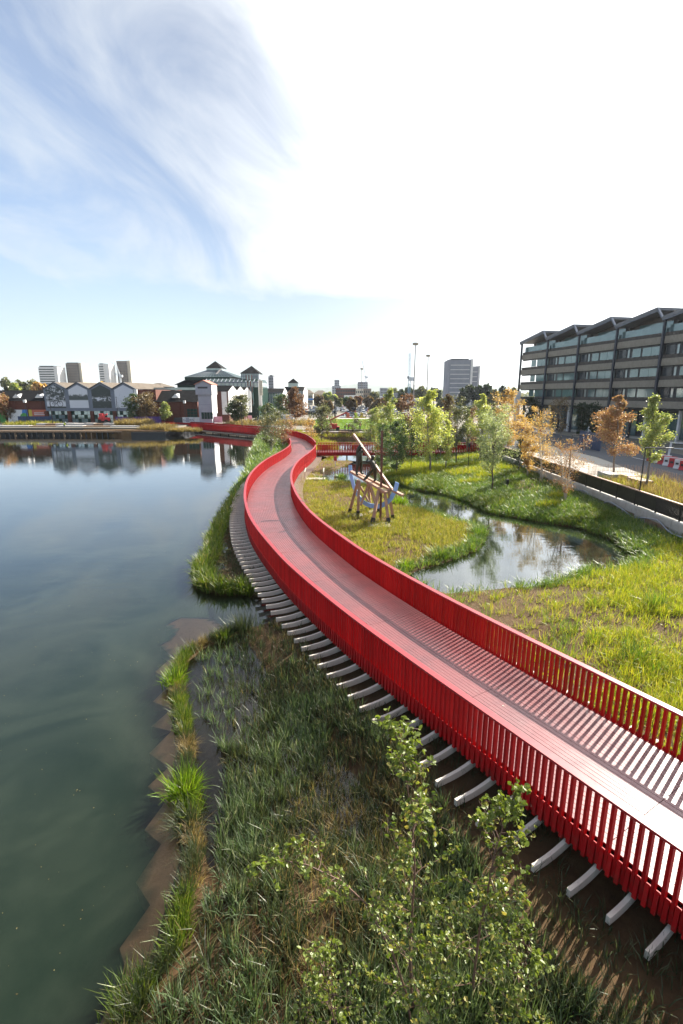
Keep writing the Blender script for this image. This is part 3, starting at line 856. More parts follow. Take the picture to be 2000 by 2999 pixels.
# near right meadow
c = scatter(22000, 1.5, 21.0, 7.5, 30.5, lambda x, y, h, dl, dp, cd_: (dp > .05) & (cd_ < -2.4) & ~((y > 24.5) & (x < 10.5)) & (U(x) < np.where(wob(x * .8 + 5, y * .8) > -.1, 1, .22) * np.interp(x - .35 * y, [-2, 2.5, 6.5], [.4, .62, 1.0])))
e = sdf(POND, c[:, 0], c[:, 1]); ed = e < .9
hb = c[~ed]; hb = hb[wob(hb[:, 0] * 1.5 + 2, hb[:, 1] * 1.5 + 7) > .75]
stuff('meadow_herbs', [tufts(hb, 9, .22, .62, .4, .02, .4)], 'gr_bank', 'taller dark green herb patches scattered through the near meadow', 'herbs')
stuff('meadow', [tufts(c[~ed], 10, .2, .36, .6, .016, .55), tufts(c[~ed][::2], 4, .25, .14, .4, .05, .8)], 'gr_meadow', 'bright yellow-green meadow grass between the red parapet and the pond', 'meadow grass')
stuff('pond_fringe', [tufts(c[ed], 10, .2, .48, .45, .026, .6)], 'gr_bank', 'dark green sedge fringe along the near shore of the pond', 'sedge')
# far bank, under the young trees
c = scatter(44000, 4.6, 20.7, 28, 104, lambda x, y, h, dl, dp, cd_: (dp > .0) & (x > np.interp(y, [28, 34, 38, 47, 53, 56, 100], [17.2, 16.5, 11.5, 8.6, 4.8, 4.4, 6.5])) & (U(x) < np.where(wob(x * .9, y * .9) > -.8, 1, .2)))
c = c[(c[:, 0] < 20.25) | (rng.uniform(0, 1, len(c)) < .3)]
stuff('bank_cover', [tufts(c, 9, .28, .34, .55, .034, .6)], 'gr_bank', 'lush green ground cover on the bank under the young trees', 'ground cover')
hm = c[wob(c[:, 0] * 1.6 + 4, c[:, 1] * 1.2) > .7]
stuff('bank_hummocks', [tufts(hm, 12, .25, .50, .4, .03, .7)], 'gr_reed', 'taller tussocks making hummocks in the ground cover under the young trees', 'tussocks')
c2 = c[(wob(c[:, 0] * .55 + 9, c[:, 1] * .55) > .55)]
stuff('bank_yellow', [tufts(c2, 8, .3, .6, .4, .03, .5)], 'gr_meadow', 'patches of yellowing herbs on the bank by the grey wall', 'herbs')
c = scatter(5000, -16, 7.5, 76, 108, lambda x, y, h, dl, dp, cd_: (dp > 0) & (cd_ < -2.4) & (U(x) < .8))
stuff('back_sedge', [tufts(c, 7, .4, .7, .4, .08, .5)], 'gr_olive' if 'gr_olive' in MAT else 'gr_island', 'straw and olive sedge round the far pond behind the footbridge', 'sedge')

# ================================================================== trees
def leaf_cloud(c, size, asp=.62, droop=0.0):
    n_ = len(c)
    a = rng.normal(0, 1, (n_, 3)); a[:, 2] = a[:, 2] * .8 - droop
    a /= np.linalg.norm(a, axis=1)[:, None]
    b = rng.normal(0, 1, (n_, 3)); b = np.cross(a, b); b /= np.linalg.norm(b, axis=1)[:, None]
    nn = np.cross(a, b)
    s_ = size * rng.uniform(.65, 1.35, n_)[:, None]
    V = np.stack([c - a * s_ * .5, c + b * s_ * asp * .5 + nn * s_ * .08, c + a * s_ * .5, c - b * s_ * asp * .5 + nn * s_ * .08], 1).reshape(-1, 3)
    F = np.arange(n_ * 4).reshape(-1, 4)
    return V, F
def tree(base, H, Wd, leaf, n_, label, style='oval', bark='bark_grey', size=.12, clear=.18, stems=1, name='tree', group=None, lean=(0, 0), droop=0.0, seed=None, limbs=None, spread=1.0):
    r_ = np.random.default_rng(seed if seed is not None else int(abs(base[0] * 97 + base[1] * 31)) % 99991)
    t = thing(name, label, 'tree', tuple(base), group=group)
    tm = MB(); tips = []
    for s_ in range(stems):
        off = Vector((0, 0, 0)) if stems == 1 else Vector((r_.uniform(-.25, .25) * Wd * .4, r_.uniform(-.2, .2) * Wd * .4, 0))
        tilt = Vector((lean[0] + (r_.normal(0, .10) if stems > 1 else r_.normal(0, .015)), lean[1] + (r_.normal(0, .08) if stems > 1 else 0), 0))
        hh = H * (1 if s_ == 0 else r_.uniform(.75, .95))
        pts = []
        for k in range(7):
            f_ = k / 6
            pts.append(off + Vector((tilt.x * hh * f_ + r_.normal(0, .01) * hh * (0 < k), tilt.y * hh * f_ + r_.normal(0, .01) * hh * (0 < k), hh * f_ * .97)))
        r0 = .011 * hh + .02
        r0 = r0 * (.7 if stems > 1 else 1)
        tm.tube([p - Vector((0, 0, .15 if k == 0 else 0)) for k, p in enumerate(pts)], [r0 * (1 - .85 * k / 6) for k in range(7)], 6)
        nl = limbs or int(14 + H * 1.6)
        if stems > 1: nl = int(nl / stems) + 3
        for j in range(nl):
            f_ = clear + (1 - clear) * (j + r_.uniform(0, 1)) / nl
            f_ = min(f_, .985)
            q = f_ * 6; i0 = min(5, int(q)); p0 = pts[i0].lerp(pts[i0 + 1], q - i0)
            g = (f_ - clear) / (1 - clear)
            if style == 'oval': rr = math.sin(math.pi * (g * .86 + .10)) ** .8
            elif style in ('cone', 'oak'): rr = (1 - g) ** .85 * min(1, .35 + 3.5 * g) + .06
            elif style == 'vase': rr = (.55 + .45 * g) * (1 - g ** 6) 
            else: rr = math.sin(math.pi * (g * .8 + .15))
            ln = Wd * rr * r_.uniform(.55, 1.12)
            az = r_.uniform(0, 6.283)
            el = {'cone': .75, 'oak': .22, 'oval': .55, 'vase': .95, 'round': .4}[style] + r_.normal(0, .18)
            dr = Vector((math.cos(az) * math.cos(el), math.sin(az) * math.cos(el), math.sin(el)))
            sgm = [p0]
            ln_ = ln / max(.35, math.cos(el))
            for k in range(1, 4):
                dr = (dr + Vector((r_.normal(0, .12), r_.normal(0, .12), r_.normal(-.02, .10)))).normalized()
                sgm.append(sgm[-1] + dr * ln_ / 3)
            rl = max(.008, r0 * .38 * (1 - g * .7))
            tm.tube(sgm, [rl, rl * .75, rl * .5, rl * .22], 4, cap=False)
            for k in range(1, 4):
                tips += [(sgm[k], ln)] * k
            for k in range(2):
                a0 = sgm[1 + k]
                d2 = (dr + Vector((r_.normal(0, .7), r_.normal(0, .7), r_.normal(.1, .5)))).normalized()
                e_ = a0 + d2 * ln * .38
                tm.tube([a0, e_], [rl * .45, rl * .15], 3, cap=False)
                tips += [(e_, ln), ((a0 + e_) / 2, ln)]
    tm.build('trunk', bark, t, smooth=True, local=True)
    n_ = int(n_ * (1.5 if stems > 1 else 2.2)); size = size * 1.0
    k = r_.integers(0, len(tips), n_)
    pp = np.array([tips[i][0] for i in k]); ss = np.array([tips[i][1] for i in k])
    pp = pp + r_.normal(0, 1, (n_, 3)) * (ss * .14 * spread + size * .45)[:, None] * np.array([1, 1, .85])
    V, F = leaf_cloud(pp, size, droop=droop)
    link('crown', np_mesh('crown', V, F, leaf), t)
    return t
def tree_px(bpx, tpx, wpx, leaf, n_, label, zb=.7, Y=None, **kw):
    if Y is None:
        x, y = P(bpx[0], bpx[1], zb)
        if y < 108 and x < 21: 
            zb = float(hgt(np.array([x]), np.array([y]))[0]); x, y = P(bpx[0], bpx[1], zb); zb -= .03
    else:
        y = Y; x = D(bpx[0], bpx[1], Y)[0]
    xt, zt = D(tpx[0], tpx[1], y)
    H = zt - zb
    Wd = wpx / FPX * y / _c
    return tree((x, y, zb), H, Wd, leaf, n_, label, lean=((xt - x) / H, 0), **kw)
BANKG = 'young trees on the bank'
tree_px((1260, 1388), (1263, 1142), 66, 'lf_yellow', 3400, 'tall yellow-green poplar on the bank right of the sculpture, brightest of all', style='cone', size=.20, bark='bark_grey')
tree_px((1145, 1352), (1152, 1140), 50, 'lf_lime', 2400, 'tall pale lime poplar rising behind the sculpture mast', style='cone', size=.20)
tree_px((1162, 1394), (1158, 1240), 50, 'lf_green', 2600, 'silvery green young alder right of the sculpture mast', style='oval', size=.15, clear=.12)
tree_px((1118, 1389), (1122, 1245), 36, 'lf_green', 1700, 'slim green young alder just behind the sculpture mast', style='oval', size=.14, clear=.15)
tree_px((1225, 1345), (1222, 1203), 34, 'lf_dark', 2400, 'dark green conical alder before the red footbridge', style='cone', size=.18, clear=.3)
tree_px((1337, 1363), (1335, 1205), 46, 'lf_olive', 2300, 'olive round-headed willow on a short dark trunk on the bank', style='vase', size=.15, clear=.3, bark='bark')
tree_px((1193, 1312), (1195, 1158), 34, 'lf_rust', 1500, 'sparse rust-red tree behind the dark alder', style='oval', size=.22, zb=.9)
tree_px((1312, 1322), (1322, 1152), 38, 'lf_brown', 1900, 'rusty brown tree with a pointed top behind the yellow poplar', style='cone', size=.22, zb=.9)
tree_px((1405, 1350), (1415, 1152), 40, 'lf_yellow', 2300, 'yellow-green poplar left of the golden birch', style='cone', size=.2)
tree_px((1440, 1440), (1448, 1245), 66, 'lf_silver', 3600, 'silvery willow with a dark trunk on the pond bank', style='vase', size=.13, clear=.26, bark='bark', spread=1.1)
tree_px((1490, 1345), (1487, 1142), 46, 'lf_gold', 2300, 'tall golden birch in front of the office block corner', style='oval', size=.18, bark='bark_birch')
tree_px((1585, 1415), (1612, 1190), 62, 'lf_gold', 3000, 'slender pair of white-stemmed golden birches beside the black fence', style='oval', size=.10, bark='bark_birch', stems=2, clear=.22)
tree_px((1655, 1472), (1650, 1285), 66, 'lf_orange', 3300, 'multi-stemmed birch with amber leaves nearest the pond', style='oval', size=.085, bark='bark_birch', stems=4, clear=.2)
tree_px((1516, 1386), (1530, 1285), 26, 'lf_dark', 900, 'small dark green sapling between willow and golden birches', style='oval', size=.15)
tree_px((1797, 1388), (1815, 1152), 74, 'lf_orange', 5200, 'large orange-brown oak on the pavement by the road', zb=1.75, style='oak', size=.16, clear=.28, bark='bark_grey')
tree_px((1890, 1440), (1925, 1152), 44, 'lf_lime', 3300, 'narrow green and yellow street tree by the arm lamp', zb=1.75, style='cone', size=.14, clear=.3, bark='bark_grey')
tree_px((1552, 1255), (1556, 1168), 24, 'lf_dark', 900, 'dark round tree at the far corner of the office block', zb=1.75, style='oval', size=.4)
tree_px((1640, 1290), (1642, 1168), 34, 'lf_brown', 500, 'nearly bare brown tree before the office block', zb=1.75, style='oval', size=.25)
tree_px((1697, 1288), (1708, 1182), 24, 'lf_dark', 900, 'dark green street tree before the office block, left of two', zb=1.75, style='oval', size=.28)
tree_px((1738, 1290), (1735, 1186), 22, 'lf_dark', 800, 'dark green street tree before the office block, right of two', zb=1.75, style='oval', size=.28)
tree_px((1905, 1275), (1895, 1168), 38, 'lf_brown', 1400, 'dark brown tree in the shade behind the green street tree', zb=1.75, style='oval', size=.3)
tree_px((792, 1332), (802, 1188), 46, 'lf_olive', 2600, 'grey-green multi-stemmed birch on the lake side of the bridge bend', style='oval', size=.20, stems=4, bark='bark_birch', clear=.15)
tree_px((822, 1316), (835, 1225), 26, 'lf_orange', 1100, 'small orange birch beside the grey-green birch at the bend', style='oval', size=.20, stems=2, bark='bark_birch')
tree_px((941, 1300), (945, 1190), 32, 'lf_olive', 1400, 'olive tree on a dark straight trunk behind the bridge bend', style='oval', size=.25, bark='bark', clear=.28)
tree_px((914, 1292), (915, 1228), 26, 'lf_gold', 800, 'pale golden birch group left of the olive tree', style='oval', size=.22, stems=3, bark='bark_birch')
tree_px((1106, 1300), (1105, 1195), 30, 'lf_lime', 1000, 'thin lime-leaved tree beyond the footbridge', style='oval', size=.25)
tree_px((688, 1243), (685, 1180), 22, 'lf_green', 900, 'bushy green tree behind the far red parapet, left of the black lamp', zb=1.75, style='oval', size=.45)
tree_px((702, 1243), (703, 1160), 26, 'lf_olive', 1000, 'taller loose green tree by the black lamp behind the far parapet', zb=1.75, style='oval', size=.45)
tree_px((740, 1212), (742, 1168), 13, 'lf_yellow', 600, 'small bright yellow tree at the shopping centre entrance', zb=1.75, style='oval', size=.7)
tree_px((832, 1222), (825, 1158), 22, 'lf_green', 1000, 'green tree left of the rust oak by the car park', zb=1.75, style='oval', size=.5)
tree_px((863, 1246), (860, 1133), 38, 'lf_rust', 1900, 'rust-red oak by the car park entrance', zb=1.75, style='oak', size=.42, clear=.25, bark='bark')
tree_px((787, 1238), (785, 1188), 20, 'lf_green', 800, 'dark green tree beside the white van', zb=1.75, style='oval', size=.45)
tree_px((482, 1241), (485, 1180), 19, 'lf_lime', 900, 'yellow-green conical tree on the far quay near the tower', zb=1.75, style='cone', size=.4)
tree_px((428, 1241), (425, 1158), 30, 'lf_brown', 1300, 'brown-olive spreading tree before the brick wall on the far quay', zb=1.75, style='oval', size=.4)
tree_px((389, 1241), (386, 1155), 20, 'lf_green', 800, 'loose green tree in front of the white gable', zb=1.75, style='oval', size=.4)
tree_px((124, 1236), (122, 1160), 17, 'lf_green', 900, 'green tree at the left edge of the gabled shop', zb=1.75, style='oval', size=.4)
tree_px((8, 1238), (4, 1160), 24, 'lf_orange', 1000, 'orange tree at the left edge of the far quay', zb=1.75, style='oval', size=.45)
tree_px((36, 1238), (38, 1200), 12, 'lf_brown', 350, 'thin brown sapling before the painted hoarding', zb=1.75, style='oval', size=.4)

for px, b, tp, w_, lf_, lab, st in ((1180, 1372, 1240, 24, 'lf_lime', 'slim lime sapling between the silvery alder and the dark alder', 'cone'), (1305, 1378, 1225, 26, 'lf_yellow', 'slender yellow sapling between the yellow poplar and the olive willow', 'cone'), (1545, 1398, 1250, 26, 'lf_gold', 'slender golden sapling left of the white-stemmed birches', 'oval'), (1085, 1318, 1205, 26, 'lf_lime', 'thin lime tree above the footbridge left of the sculpture mast', 'oval'), (1250, 1330, 1215, 22, 'lf_gold', 'thin golden birch between the dark alder and the yellow poplar', 'oval'),
        (1290, 1340, 1230, 26, 'lf_olive', 'small olive tree right of the yellow poplar', 'oval'), (1370, 1330, 1195, 26, 'lf_lime', 'slim lime tree left of the second yellow poplar', 'cone'), (1382, 1322, 1185, 24, 'lf_orange', 'thin orange birch behind the second yellow poplar', 'oval'),
        (1445, 1325, 1180, 30, 'lf_olive', 'loose olive tree behind the silvery willow', 'oval'), (1463, 1322, 1200, 26, 'lf_orange', 'amber birch right behind the silvery willow', 'oval'), (1525, 1330, 1215, 28, 'lf_gold', 'golden sapling beside the far end of the black fence', 'oval'),
        (1040, 1300, 1225, 20, 'lf_olive', 'small olive sapling at the far pond edge', 'oval'), (1208, 1325, 1235, 22, 'lf_brown', 'small brown tree before the rust-red tree', 'oval'), (975, 1292, 1225, 20, 'lf_lime', 'small lime sapling behind the footbridge left end', 'oval')):
    tree_px((px, b), (px + 3, tp), w_, lf_, 1000, lab, style=st, size=.19, bark='bark_birch' if 'birch' in lab else 'bark_grey')

# fallen leaves on the deck and specks drifting on the lake
k = rng.integers(40, 900, 260); o_ = rng.uniform(-1.65, 1.65, 260)
lp_ = CL[k] + nor[k] * o_[:, None]
V, F = leaf_cloud(np.c_[lp_, np.full(260, BZ + .012)], .055)
V[:, 2] = BZ + .006 + (V[:, 2] - BZ - .012) * .25 + .008
tag(link('fallen_leaves', np_mesh('fallen_leaves', V, F, 'lf_brown')), 'scattered small fallen leaves lying on the red deck', 'leaves', None, 'stuff')
n_ = 900
p_ = np.c_[rng.uniform(-22, -3.5, n_), 4.5 * (60 / 4.5) ** rng.uniform(0, 1, n_)]
p_ = p_[sdf(LAKE, p_[:, 0], p_[:, 1]) < -.2]
V, F = leaf_cloud(np.c_[p_, np.full(len(p_), .006)], .035)
V[:, 2] = .005
tag(link('floating_specks', np_mesh('floating_specks', V, F, 'gr_dry')), 'tiny pale leaves and seeds floating on the lake', 'leaves', None, 'stuff')
p_ = np.vstack([np.c_[rng.uniform(14, 17.6, 220), rng.uniform(27, 34.5, 220)]])
p_ = p_[(sdf(POND, p_[:, 0], p_[:, 1]) < -.05) & (sdf(POND, p_[:, 0], p_[:, 1]) > -1.2)]
V, F = leaf_cloud(np.c_[p_, np.full(len(p_), .006)], .14); V[:, 2] = .005
tag(link('pond_weed', np_mesh('pond_weed', V, F, 'gr_rush')), 'floating weed and dead leaves at the right end of the pond', 'weed', None, 'stuff')
# ================================================================== young alders in the foreground
def leaf_unit(name, m):
    q = MB()
    q.add([(0, -.5, 0), (-.36, -.16, .07), (-.34, .20, .08), (0, .5, -.04), (.34, .20, .08), (.36, -.16, .07)], [(0, 3, 2, 1), (0, 5, 4, 3)])
    return q.mesh(name, m)
LEAF = leaf_unit('leaf', 'lf_alder')
def alder(path, label, nl, lmax, n_leaf, leafs=.052, bark='bark_red', r0=.022, f0=.05, az0=None, seed=3):
    r_ = np.random.default_rng(seed)
    base = path[0]
    t = thing('alder_sapling', label, 'tree', tuple(base))
    pts = [p - base for p in path]
    n_ = len(pts)
    tm = MB(); tm.tube(pts, [r0 * (1 - .82 * k / (n_ - 1)) for k in range(n_)], 7)
    tm.build('trunk', bark, t, smooth=True, local=True)
    bm_ = MB(); spots = []
    for j in range(nl):
        f_ = f0 + (1 - f0) * (j + r_.uniform(0, 1)) / nl
        q = min(f_, .995) * (n_ - 1); i0 = min(n_ - 2, int(q)); p0 = pts[i0].lerp(pts[i0 + 1], q - i0)
        ln = lmax * (1.08 - f_) * r_.uniform(.55, 1.15) + .10
        az = r_.uniform(0, 6.283)
        el = r_.normal(.42, .28)
        dr = Vector((math.cos(az) * math.cos(el), math.sin(az) * math.cos(el), math.sin(el)))
        sg = [p0]
        for k in range(5):
            dr = (dr + Vector((r_.normal(0, .16), r_.normal(0, .16), r_.normal(.0, .15)))).normalized()
            sg.append(sg[-1] + dr * ln / 5)
        bm_.tube(sg, [.0075, .006, .005, .004, .003, .0018], 4, cap=False)
        for k in range(2, 6):
            spots += [(sg[k], dr)] * 2
        for k in range(1, 6):
            for rep in range(1 + (ln > .4)):
                d2 = (dr * .6 + Vector((r_.normal(0, .7), r_.normal(0, .7), r_.normal(.1, .5)))).normalized()
                e_ = sg[k] + d2 * r_.uniform(.07, .22)
                bm_.tube([sg[k], e_], [.0032, .0014], 3, cap=False)
                spots += [(e_, d2)] * 3 + [((e_ + sg[k]) / 2, d2)] * 2
    bm_.build('branch', bark, t, local=True)
    k = r_.integers(0, len(spots), n_leaf)
    pos = np.array([spots[i][0] for i in k]) + r_.normal(0, .016, (n_leaf, 3))
    # nearest 300 as parts
    wp = pos + np.array(base)
    order = np.argsort(np.linalg.norm(wp - np.array([0, 0, CAMH]), axis=1))
    from mathutils import Euler
    for i in order[:300]:
        o = link('leaf', LEAF, t, pos[i])
        o.rotation_euler = Euler((r_.normal(0, .8), r_.normal(0, .8), r_.uniform(0, 6.28)))
        s_ = leafs * r_.uniform(.7, 1.45); o.scale = (s_, s_ * 1.15, s_)
    rest = pos[order[300:]]
    lv = np.array([v.co[:] for v in LEAF.vertices]); lf = np.array([list(p.vertices) for p in LEAF.polygons])
    m_ = len(rest)
    a = r_.normal(0, .8, m_); b = r_.normal(0, .8, m_); c = r_.uniform(0, 6.28, m_)
    Rx = np.zeros((m_, 3, 3)); Ry = Rx.copy(); Rz = Rx.copy()
    Rx[:, 0, 0] = 1; Rx[:, 1, 1] = np.cos(a); Rx[:, 1, 2] = -np.sin(a); Rx[:, 2, 1] = np.sin(a); Rx[:, 2, 2] = np.cos(a)
    Ry[:, 1, 1] = 1; Ry[:, 0, 0] = np.cos(b); Ry[:, 0, 2] = np.sin(b); Ry[:, 2, 0] = -np.sin(b); Ry[:, 2, 2] = np.cos(b)
    Rz[:, 2, 2] = 1; Rz[:, 0, 0] = np.cos(c); Rz[:, 0, 1] = -np.sin(c); Rz[:, 1, 0] = np.sin(c); Rz[:, 1, 1] = np.cos(c)
    M_ = Rz @ Ry @ Rx
    s_ = leafs * r_.uniform(.6, 1.4, m_)
    V = np.einsum('nij,kj->nki', M_, lv) * s_[:, None, None] + rest[:, None, :]
    F = (np.arange(m_) * len(lv))[:, None, None] + lf[None]
    o = link('foliage', np_mesh('foliage', V.reshape(-1, 3), F.reshape(-1, 4), 'lf_alder'), t)
    o['kind'] = 'stuff'
    # small cones at the twig ends
    cm = MB()
    for i in r_.integers(0, len(spots), 60):
        p = spots[i][0] + Vector((r_.normal(0, .03), r_.normal(0, .03), -.02))
        cm.tube([p + Vector((0, 0, .008)), p, p - Vector((0, 0, .009))], [.003, .0075, .003], 5)
    cm.build('cones', 'bark_red', t, local=True)
    return t
pa = [(1222, 3060, 5.30), (1205, 2900, 5.36), (1200, 2800, 5.40), (1206, 2690, 5.45), (1215, 2540, 5.5), (1207, 2410, 5.55), (1192, 2300, 5.6), (1176, 2200, 5.62), (1166, 2115, 5.64)]
alder([D3(*p) for p in pa], 'young alder with an upright stem in the foreground, its top before the pale ribs', 58, .95, 2500, leafs=.06, seed=4)
pa = [(1372, 3060, 5.45), (1385, 2880, 5.5), (1405, 2720, 5.55), (1428, 2610, 5.62), (1450, 2490, 5.7), (1480, 2400, 5.78), (1506, 2325, 5.85)]
alder([D3(*p) for p in pa], 'young alder leaning right in the foreground, nearest the bridge shadow', 48, 1.05, 2300, leafs=.06, seed=5)
pa = [(1214, 3080, 5.18), (1190, 2910, 5.2), (1150, 2790, 5.2), (1105, 2710, 5.2), (1070, 2645, 5.2), (1000, 2580, 5.18), (900, 2533, 5.15), (820, 2518, 5.12), (745, 2524, 5.1)]
alder([D3(*p) for p in pa], 'arching bare-stemmed alder shoot bending left over the sedge in the foreground', 24, .5, 650, r0=.019, f0=.3, seed=6)
pa = [(1000, 3150, 5.0), (985, 3020, 5.05), (960, 2900, 5.12), (930, 2780, 5.2)]
alder([D3(*p) for p in pa], 'low alder bush at the bottom edge left of the upright alder', 34, .75, 1300, r0=.015, seed=8)
pa = [(1480, 3150, 5.3), (1500, 3000, 5.32), (1530, 2850, 5.4), (1560, 2720, 5.5)]
alder([D3(*p) for p in pa], 'bushy alder shoot at the bottom edge right of the leaning alder', 30, .7, 1200, r0=.015, seed=9)

# ================================================================== timber sculpture with two bronze porters
sx_, sy_ = P(1085, 1512, .4)
scu = thing('timber_sculpture', 'timber trestle sculpture with two bronze porters, tall mast and blue arc on the island', 'sculpture', (sx_, sy_, .35))
def yl(px):   # depth of the frame along its length
    return float(np.interp(px, [1020, 1060, 1110, 1180], [37.6, 36.6, 35.2, 33.8]))
def F3(px, py, dy=0): return D3(px, py, yl(px) + dy)
def beam_px(name, a, b, w_, m='timber', da=0, db=0, h_=None):
    q = MB(); q.beam(F3(*a, da), F3(*b, db), w_, h_); return q.build(name, m, scu)
beam_px('platform_beam', (1028, 1381), (1132, 1443), .26, da=-.1, db=-.35, h_=.16)
beam_px('platform_beam', (1047, 1386), (1180, 1451), .26, da=.75, db=.25, h_=.16)
gz = lambda px, py: P(px, py, .38)
def leg(foot, top, dt):
    x, y = gz(*foot)
    f_ = Vector((x, y, .55)); t_ = F3(*top, dt)
    q = MB(); q.beam(f_, t_, .20, .20); q.build('leg', 'timber', scu)
    d_ = (t_ - f_).normalized()
    q = MB(); q.beam(f_ - d_ * .12, f_ + d_ * .22, .25, .25, m=0); q.beam(Vector((x, y, .25)), Vector((x, y, .5)), .12); q.build('shoe', 'black_paint', scu)
for a, b, dt in (((1024, 1503), (1049, 1405), -.1), ((1048, 1511), (1052, 1407), -.25), ((1084, 1492), (1078, 1412), .6), ((1107, 1502), (1080, 1412), .6),
                 ((1092, 1533), (1109, 1437), -.2), ((1137, 1532), (1127, 1441), -.25), ((1150, 1521), (1138, 1437), .2)):
    leg(a, b, dt)
beam_px('brace', (1055, 1425), (1084, 1478), .13, da=.1, db=.8)
beam_px('brace', (1077, 1425), (1056, 1480), .13, da=.5, db=-.6)
beam_px('cross_beam', (1106, 1440), (1142, 1438), .22, da=-.25, db=.25)
beam_px('long_pole', (1035, 1272), (1147, 1432), .17, 'timber', .35, .3)
x, y = gz(1114, 1524)
q = MB(); q.beam((x, y, .3), F3(1119, 1261, .3), .15, .15); q.build('mast', 'timber_dark', scu)
for px, py, w1, w2 in ((1040, 1508, .9, .35), (1108, 1536, 1.3, .4), (1097, 1497, .8, .3), (1150, 1525, .5, .3)):
    x, y = P(px, py, .38); q = MB(); q.box(x - w1 / 1.6, x + w1 / 1.6, y - w2 - .15, y + w2 + .15, .22, .385); q.build('footing', 'concrete', scu)
arc = [(1025, 1362), (1028, 1392), (1036, 1424), (1046, 1447), (1059, 1466), (1072, 1476), (1085, 1481), (1106, 1483.5), (1120, 1479), (1132, 1473), (1145, 1459), (1154, 1443), (1160, 1427), (1163, 1413)]
q = MB(); L3 = [F3(a, b, .25) for a, b in arc]
nrm_ = (F3(1180, 1420) - F3(1028, 1380)); nrm_ = Vector((nrm_.y, -nrm_.x, 0)).normalized()
vs = []
for i, p in enumerate(L3):
    d_ = (L3[min(i + 1, len(L3) - 1)] - L3[max(i - 1, 0)]).normalized(); s_ = d_.cross(nrm_).normalized() * .17
    vs += [p - s_ - nrm_ * .02, p + s_ - nrm_ * .02, p + s_ + nrm_ * .02, p - s_ + nrm_ * .02]
fs = [(3, 2, 1, 0), tuple(len(vs) - 4 + k for k in range(4))]
for i in range(len(L3) - 1):
    for k in range(4): fs.append((4 * i + k, 4 * i + (k + 1) % 4, 4 * i + 4 + (k + 1) % 4, 4 * i + 4 + k))
q.add(vs, fs); q.build('arc', 'blue_paint', scu)
def skin(name, joints, edges, m, parent, org, sub=2, root=0):
    me = bpy.data.meshes.new(name)
    me.from_pydata([tuple(Vector(j[0]) - org) for j in joints], edges, [])
    for x in mats_of(m): me.materials.append(x)
    o = link(name, me, parent)
    md = o.modifiers.new('Skin', 'SKIN'); md.use_smooth_shade = True
    sv = me.skin_vertices[0].data
    for k, j in enumerate(joints):
        rr = j[1]
        sv[k].radius = rr if isinstance(rr, tuple) else (rr, rr)
        sv[k].use_root = (k == root)
    sb = o.modifiers.new('Sub', 'SUBSURF'); sb.levels = sub; sb.render_levels = sub
    return o
def figure(J, Y0, parent, org, m='bronze'):
    """J: joint pixel places; body as one skinned mesh"""
    g = lambda k, dy=0: D3(J[k][0], J[k][1], Y0 + dy)
    names = ['pelvis', 'belly', 'chest', 'neck', 'head', 'crown', 'hipL', 'kneeL', 'ankL', 'toeL', 'hipR', 'kneeR', 'ankR', 'toeR', 'shL', 'elL', 'haL', 'shR', 'elR', 'haR']
    R_ = dict(pelvis=(.19, .15), belly=(.18, .14), chest=(.21, .15), neck=.075, head=.115, crown=.10, hipL=.125, kneeL=.095, ankL=.08, toeL=.055, hipR=.125, kneeR=.095, ankR=.08, toeR=.055,
              shL=.095, elL=.065, haL=.05, shR=.095, elR=.065, haR=.05)
    off = dict(hipL=-.12, kneeL=-.15, ankL=-.15, toeL=-.3, hipR=.12, kneeR=.15, ankR=.15, toeR=-.0, shL=-.14, elL=-.22, haL=-.05, shR=.14, elR=.2, haR=.12)
    jn = [(g(k, off.get(k, 0)), tuple(v * 1.35 for v in R_[k]) if isinstance(R_[k], tuple) else R_[k] * 1.32) for k in names]
    ix = {k: i for i, k in enumerate(names)}
    ed = [('pelvis', 'belly'), ('belly', 'chest'), ('chest', 'neck'), ('neck', 'head'), ('head', 'crown'), ('pelvis', 'hipL'), ('hipL', 'kneeL'), ('kneeL', 'ankL'), ('ankL', 'toeL'),
          ('pelvis', 'hipR'), ('hipR', 'kneeR'), ('kneeR', 'ankR'), ('ankR', 'toeR'), ('chest', 'shL'), ('shL', 'elL'), ('elL', 'haL'), ('chest', 'shR'), ('shR', 'elR'), ('elR', 'haR')]
    o = skin('porter_figure', jn, [(ix[a], ix[b]) for a, b in ed], m, parent, org)
    h_ = g('crown'); q = MB()
    q.tube([h_ + Vector((0, 0, -.02)) - org, h_ + Vector((0, 0, .03)) - org, h_ + Vector((0, 0, .10)) - org], [.17, .165, .10], 10); hat = q.mesh('cap', m, True)
    link('cap', hat, o)
    return o
so_ = ORG[scu]
figure(dict(pelvis=(1052, 1347), belly=(1052, 1337), chest=(1052, 1327), neck=(1053, 1319), head=(1055, 1314), crown=(1056, 1310), hipL=(1048, 1350), kneeL=(1046, 1369), ankL=(1044, 1386), toeL=(1048, 1391),
            hipR=(1056, 1350), kneeR=(1057, 1368), ankR=(1058, 1385), toeR=(1064, 1388), shL=(1046, 1324), elL=(1049, 1312), haL=(1056, 1302), shR=(1059, 1324), elR=(1066, 1318), haR=(1063, 1307)), 36.75, scu, so_)
figure(dict(pelvis=(1094, 1371), belly=(1091, 1363), chest=(1088, 1355), neck=(1089, 1347), head=(1091, 1342), crown=(1092, 1338), hipL=(1090, 1374), kneeL=(1080, 1389), ankL=(1070, 1402), toeL=(1065, 1405),
            hipR=(1098, 1374), kneeR=(1098, 1390), ankR=(1099, 1405), toeR=(1095, 1409), shL=(1083, 1353), elL=(1072, 1354), haL=(1079, 1340), shR=(1095, 1355), elR=(1101, 1358), haR=(1097, 1349)), 35.7, scu, so_)

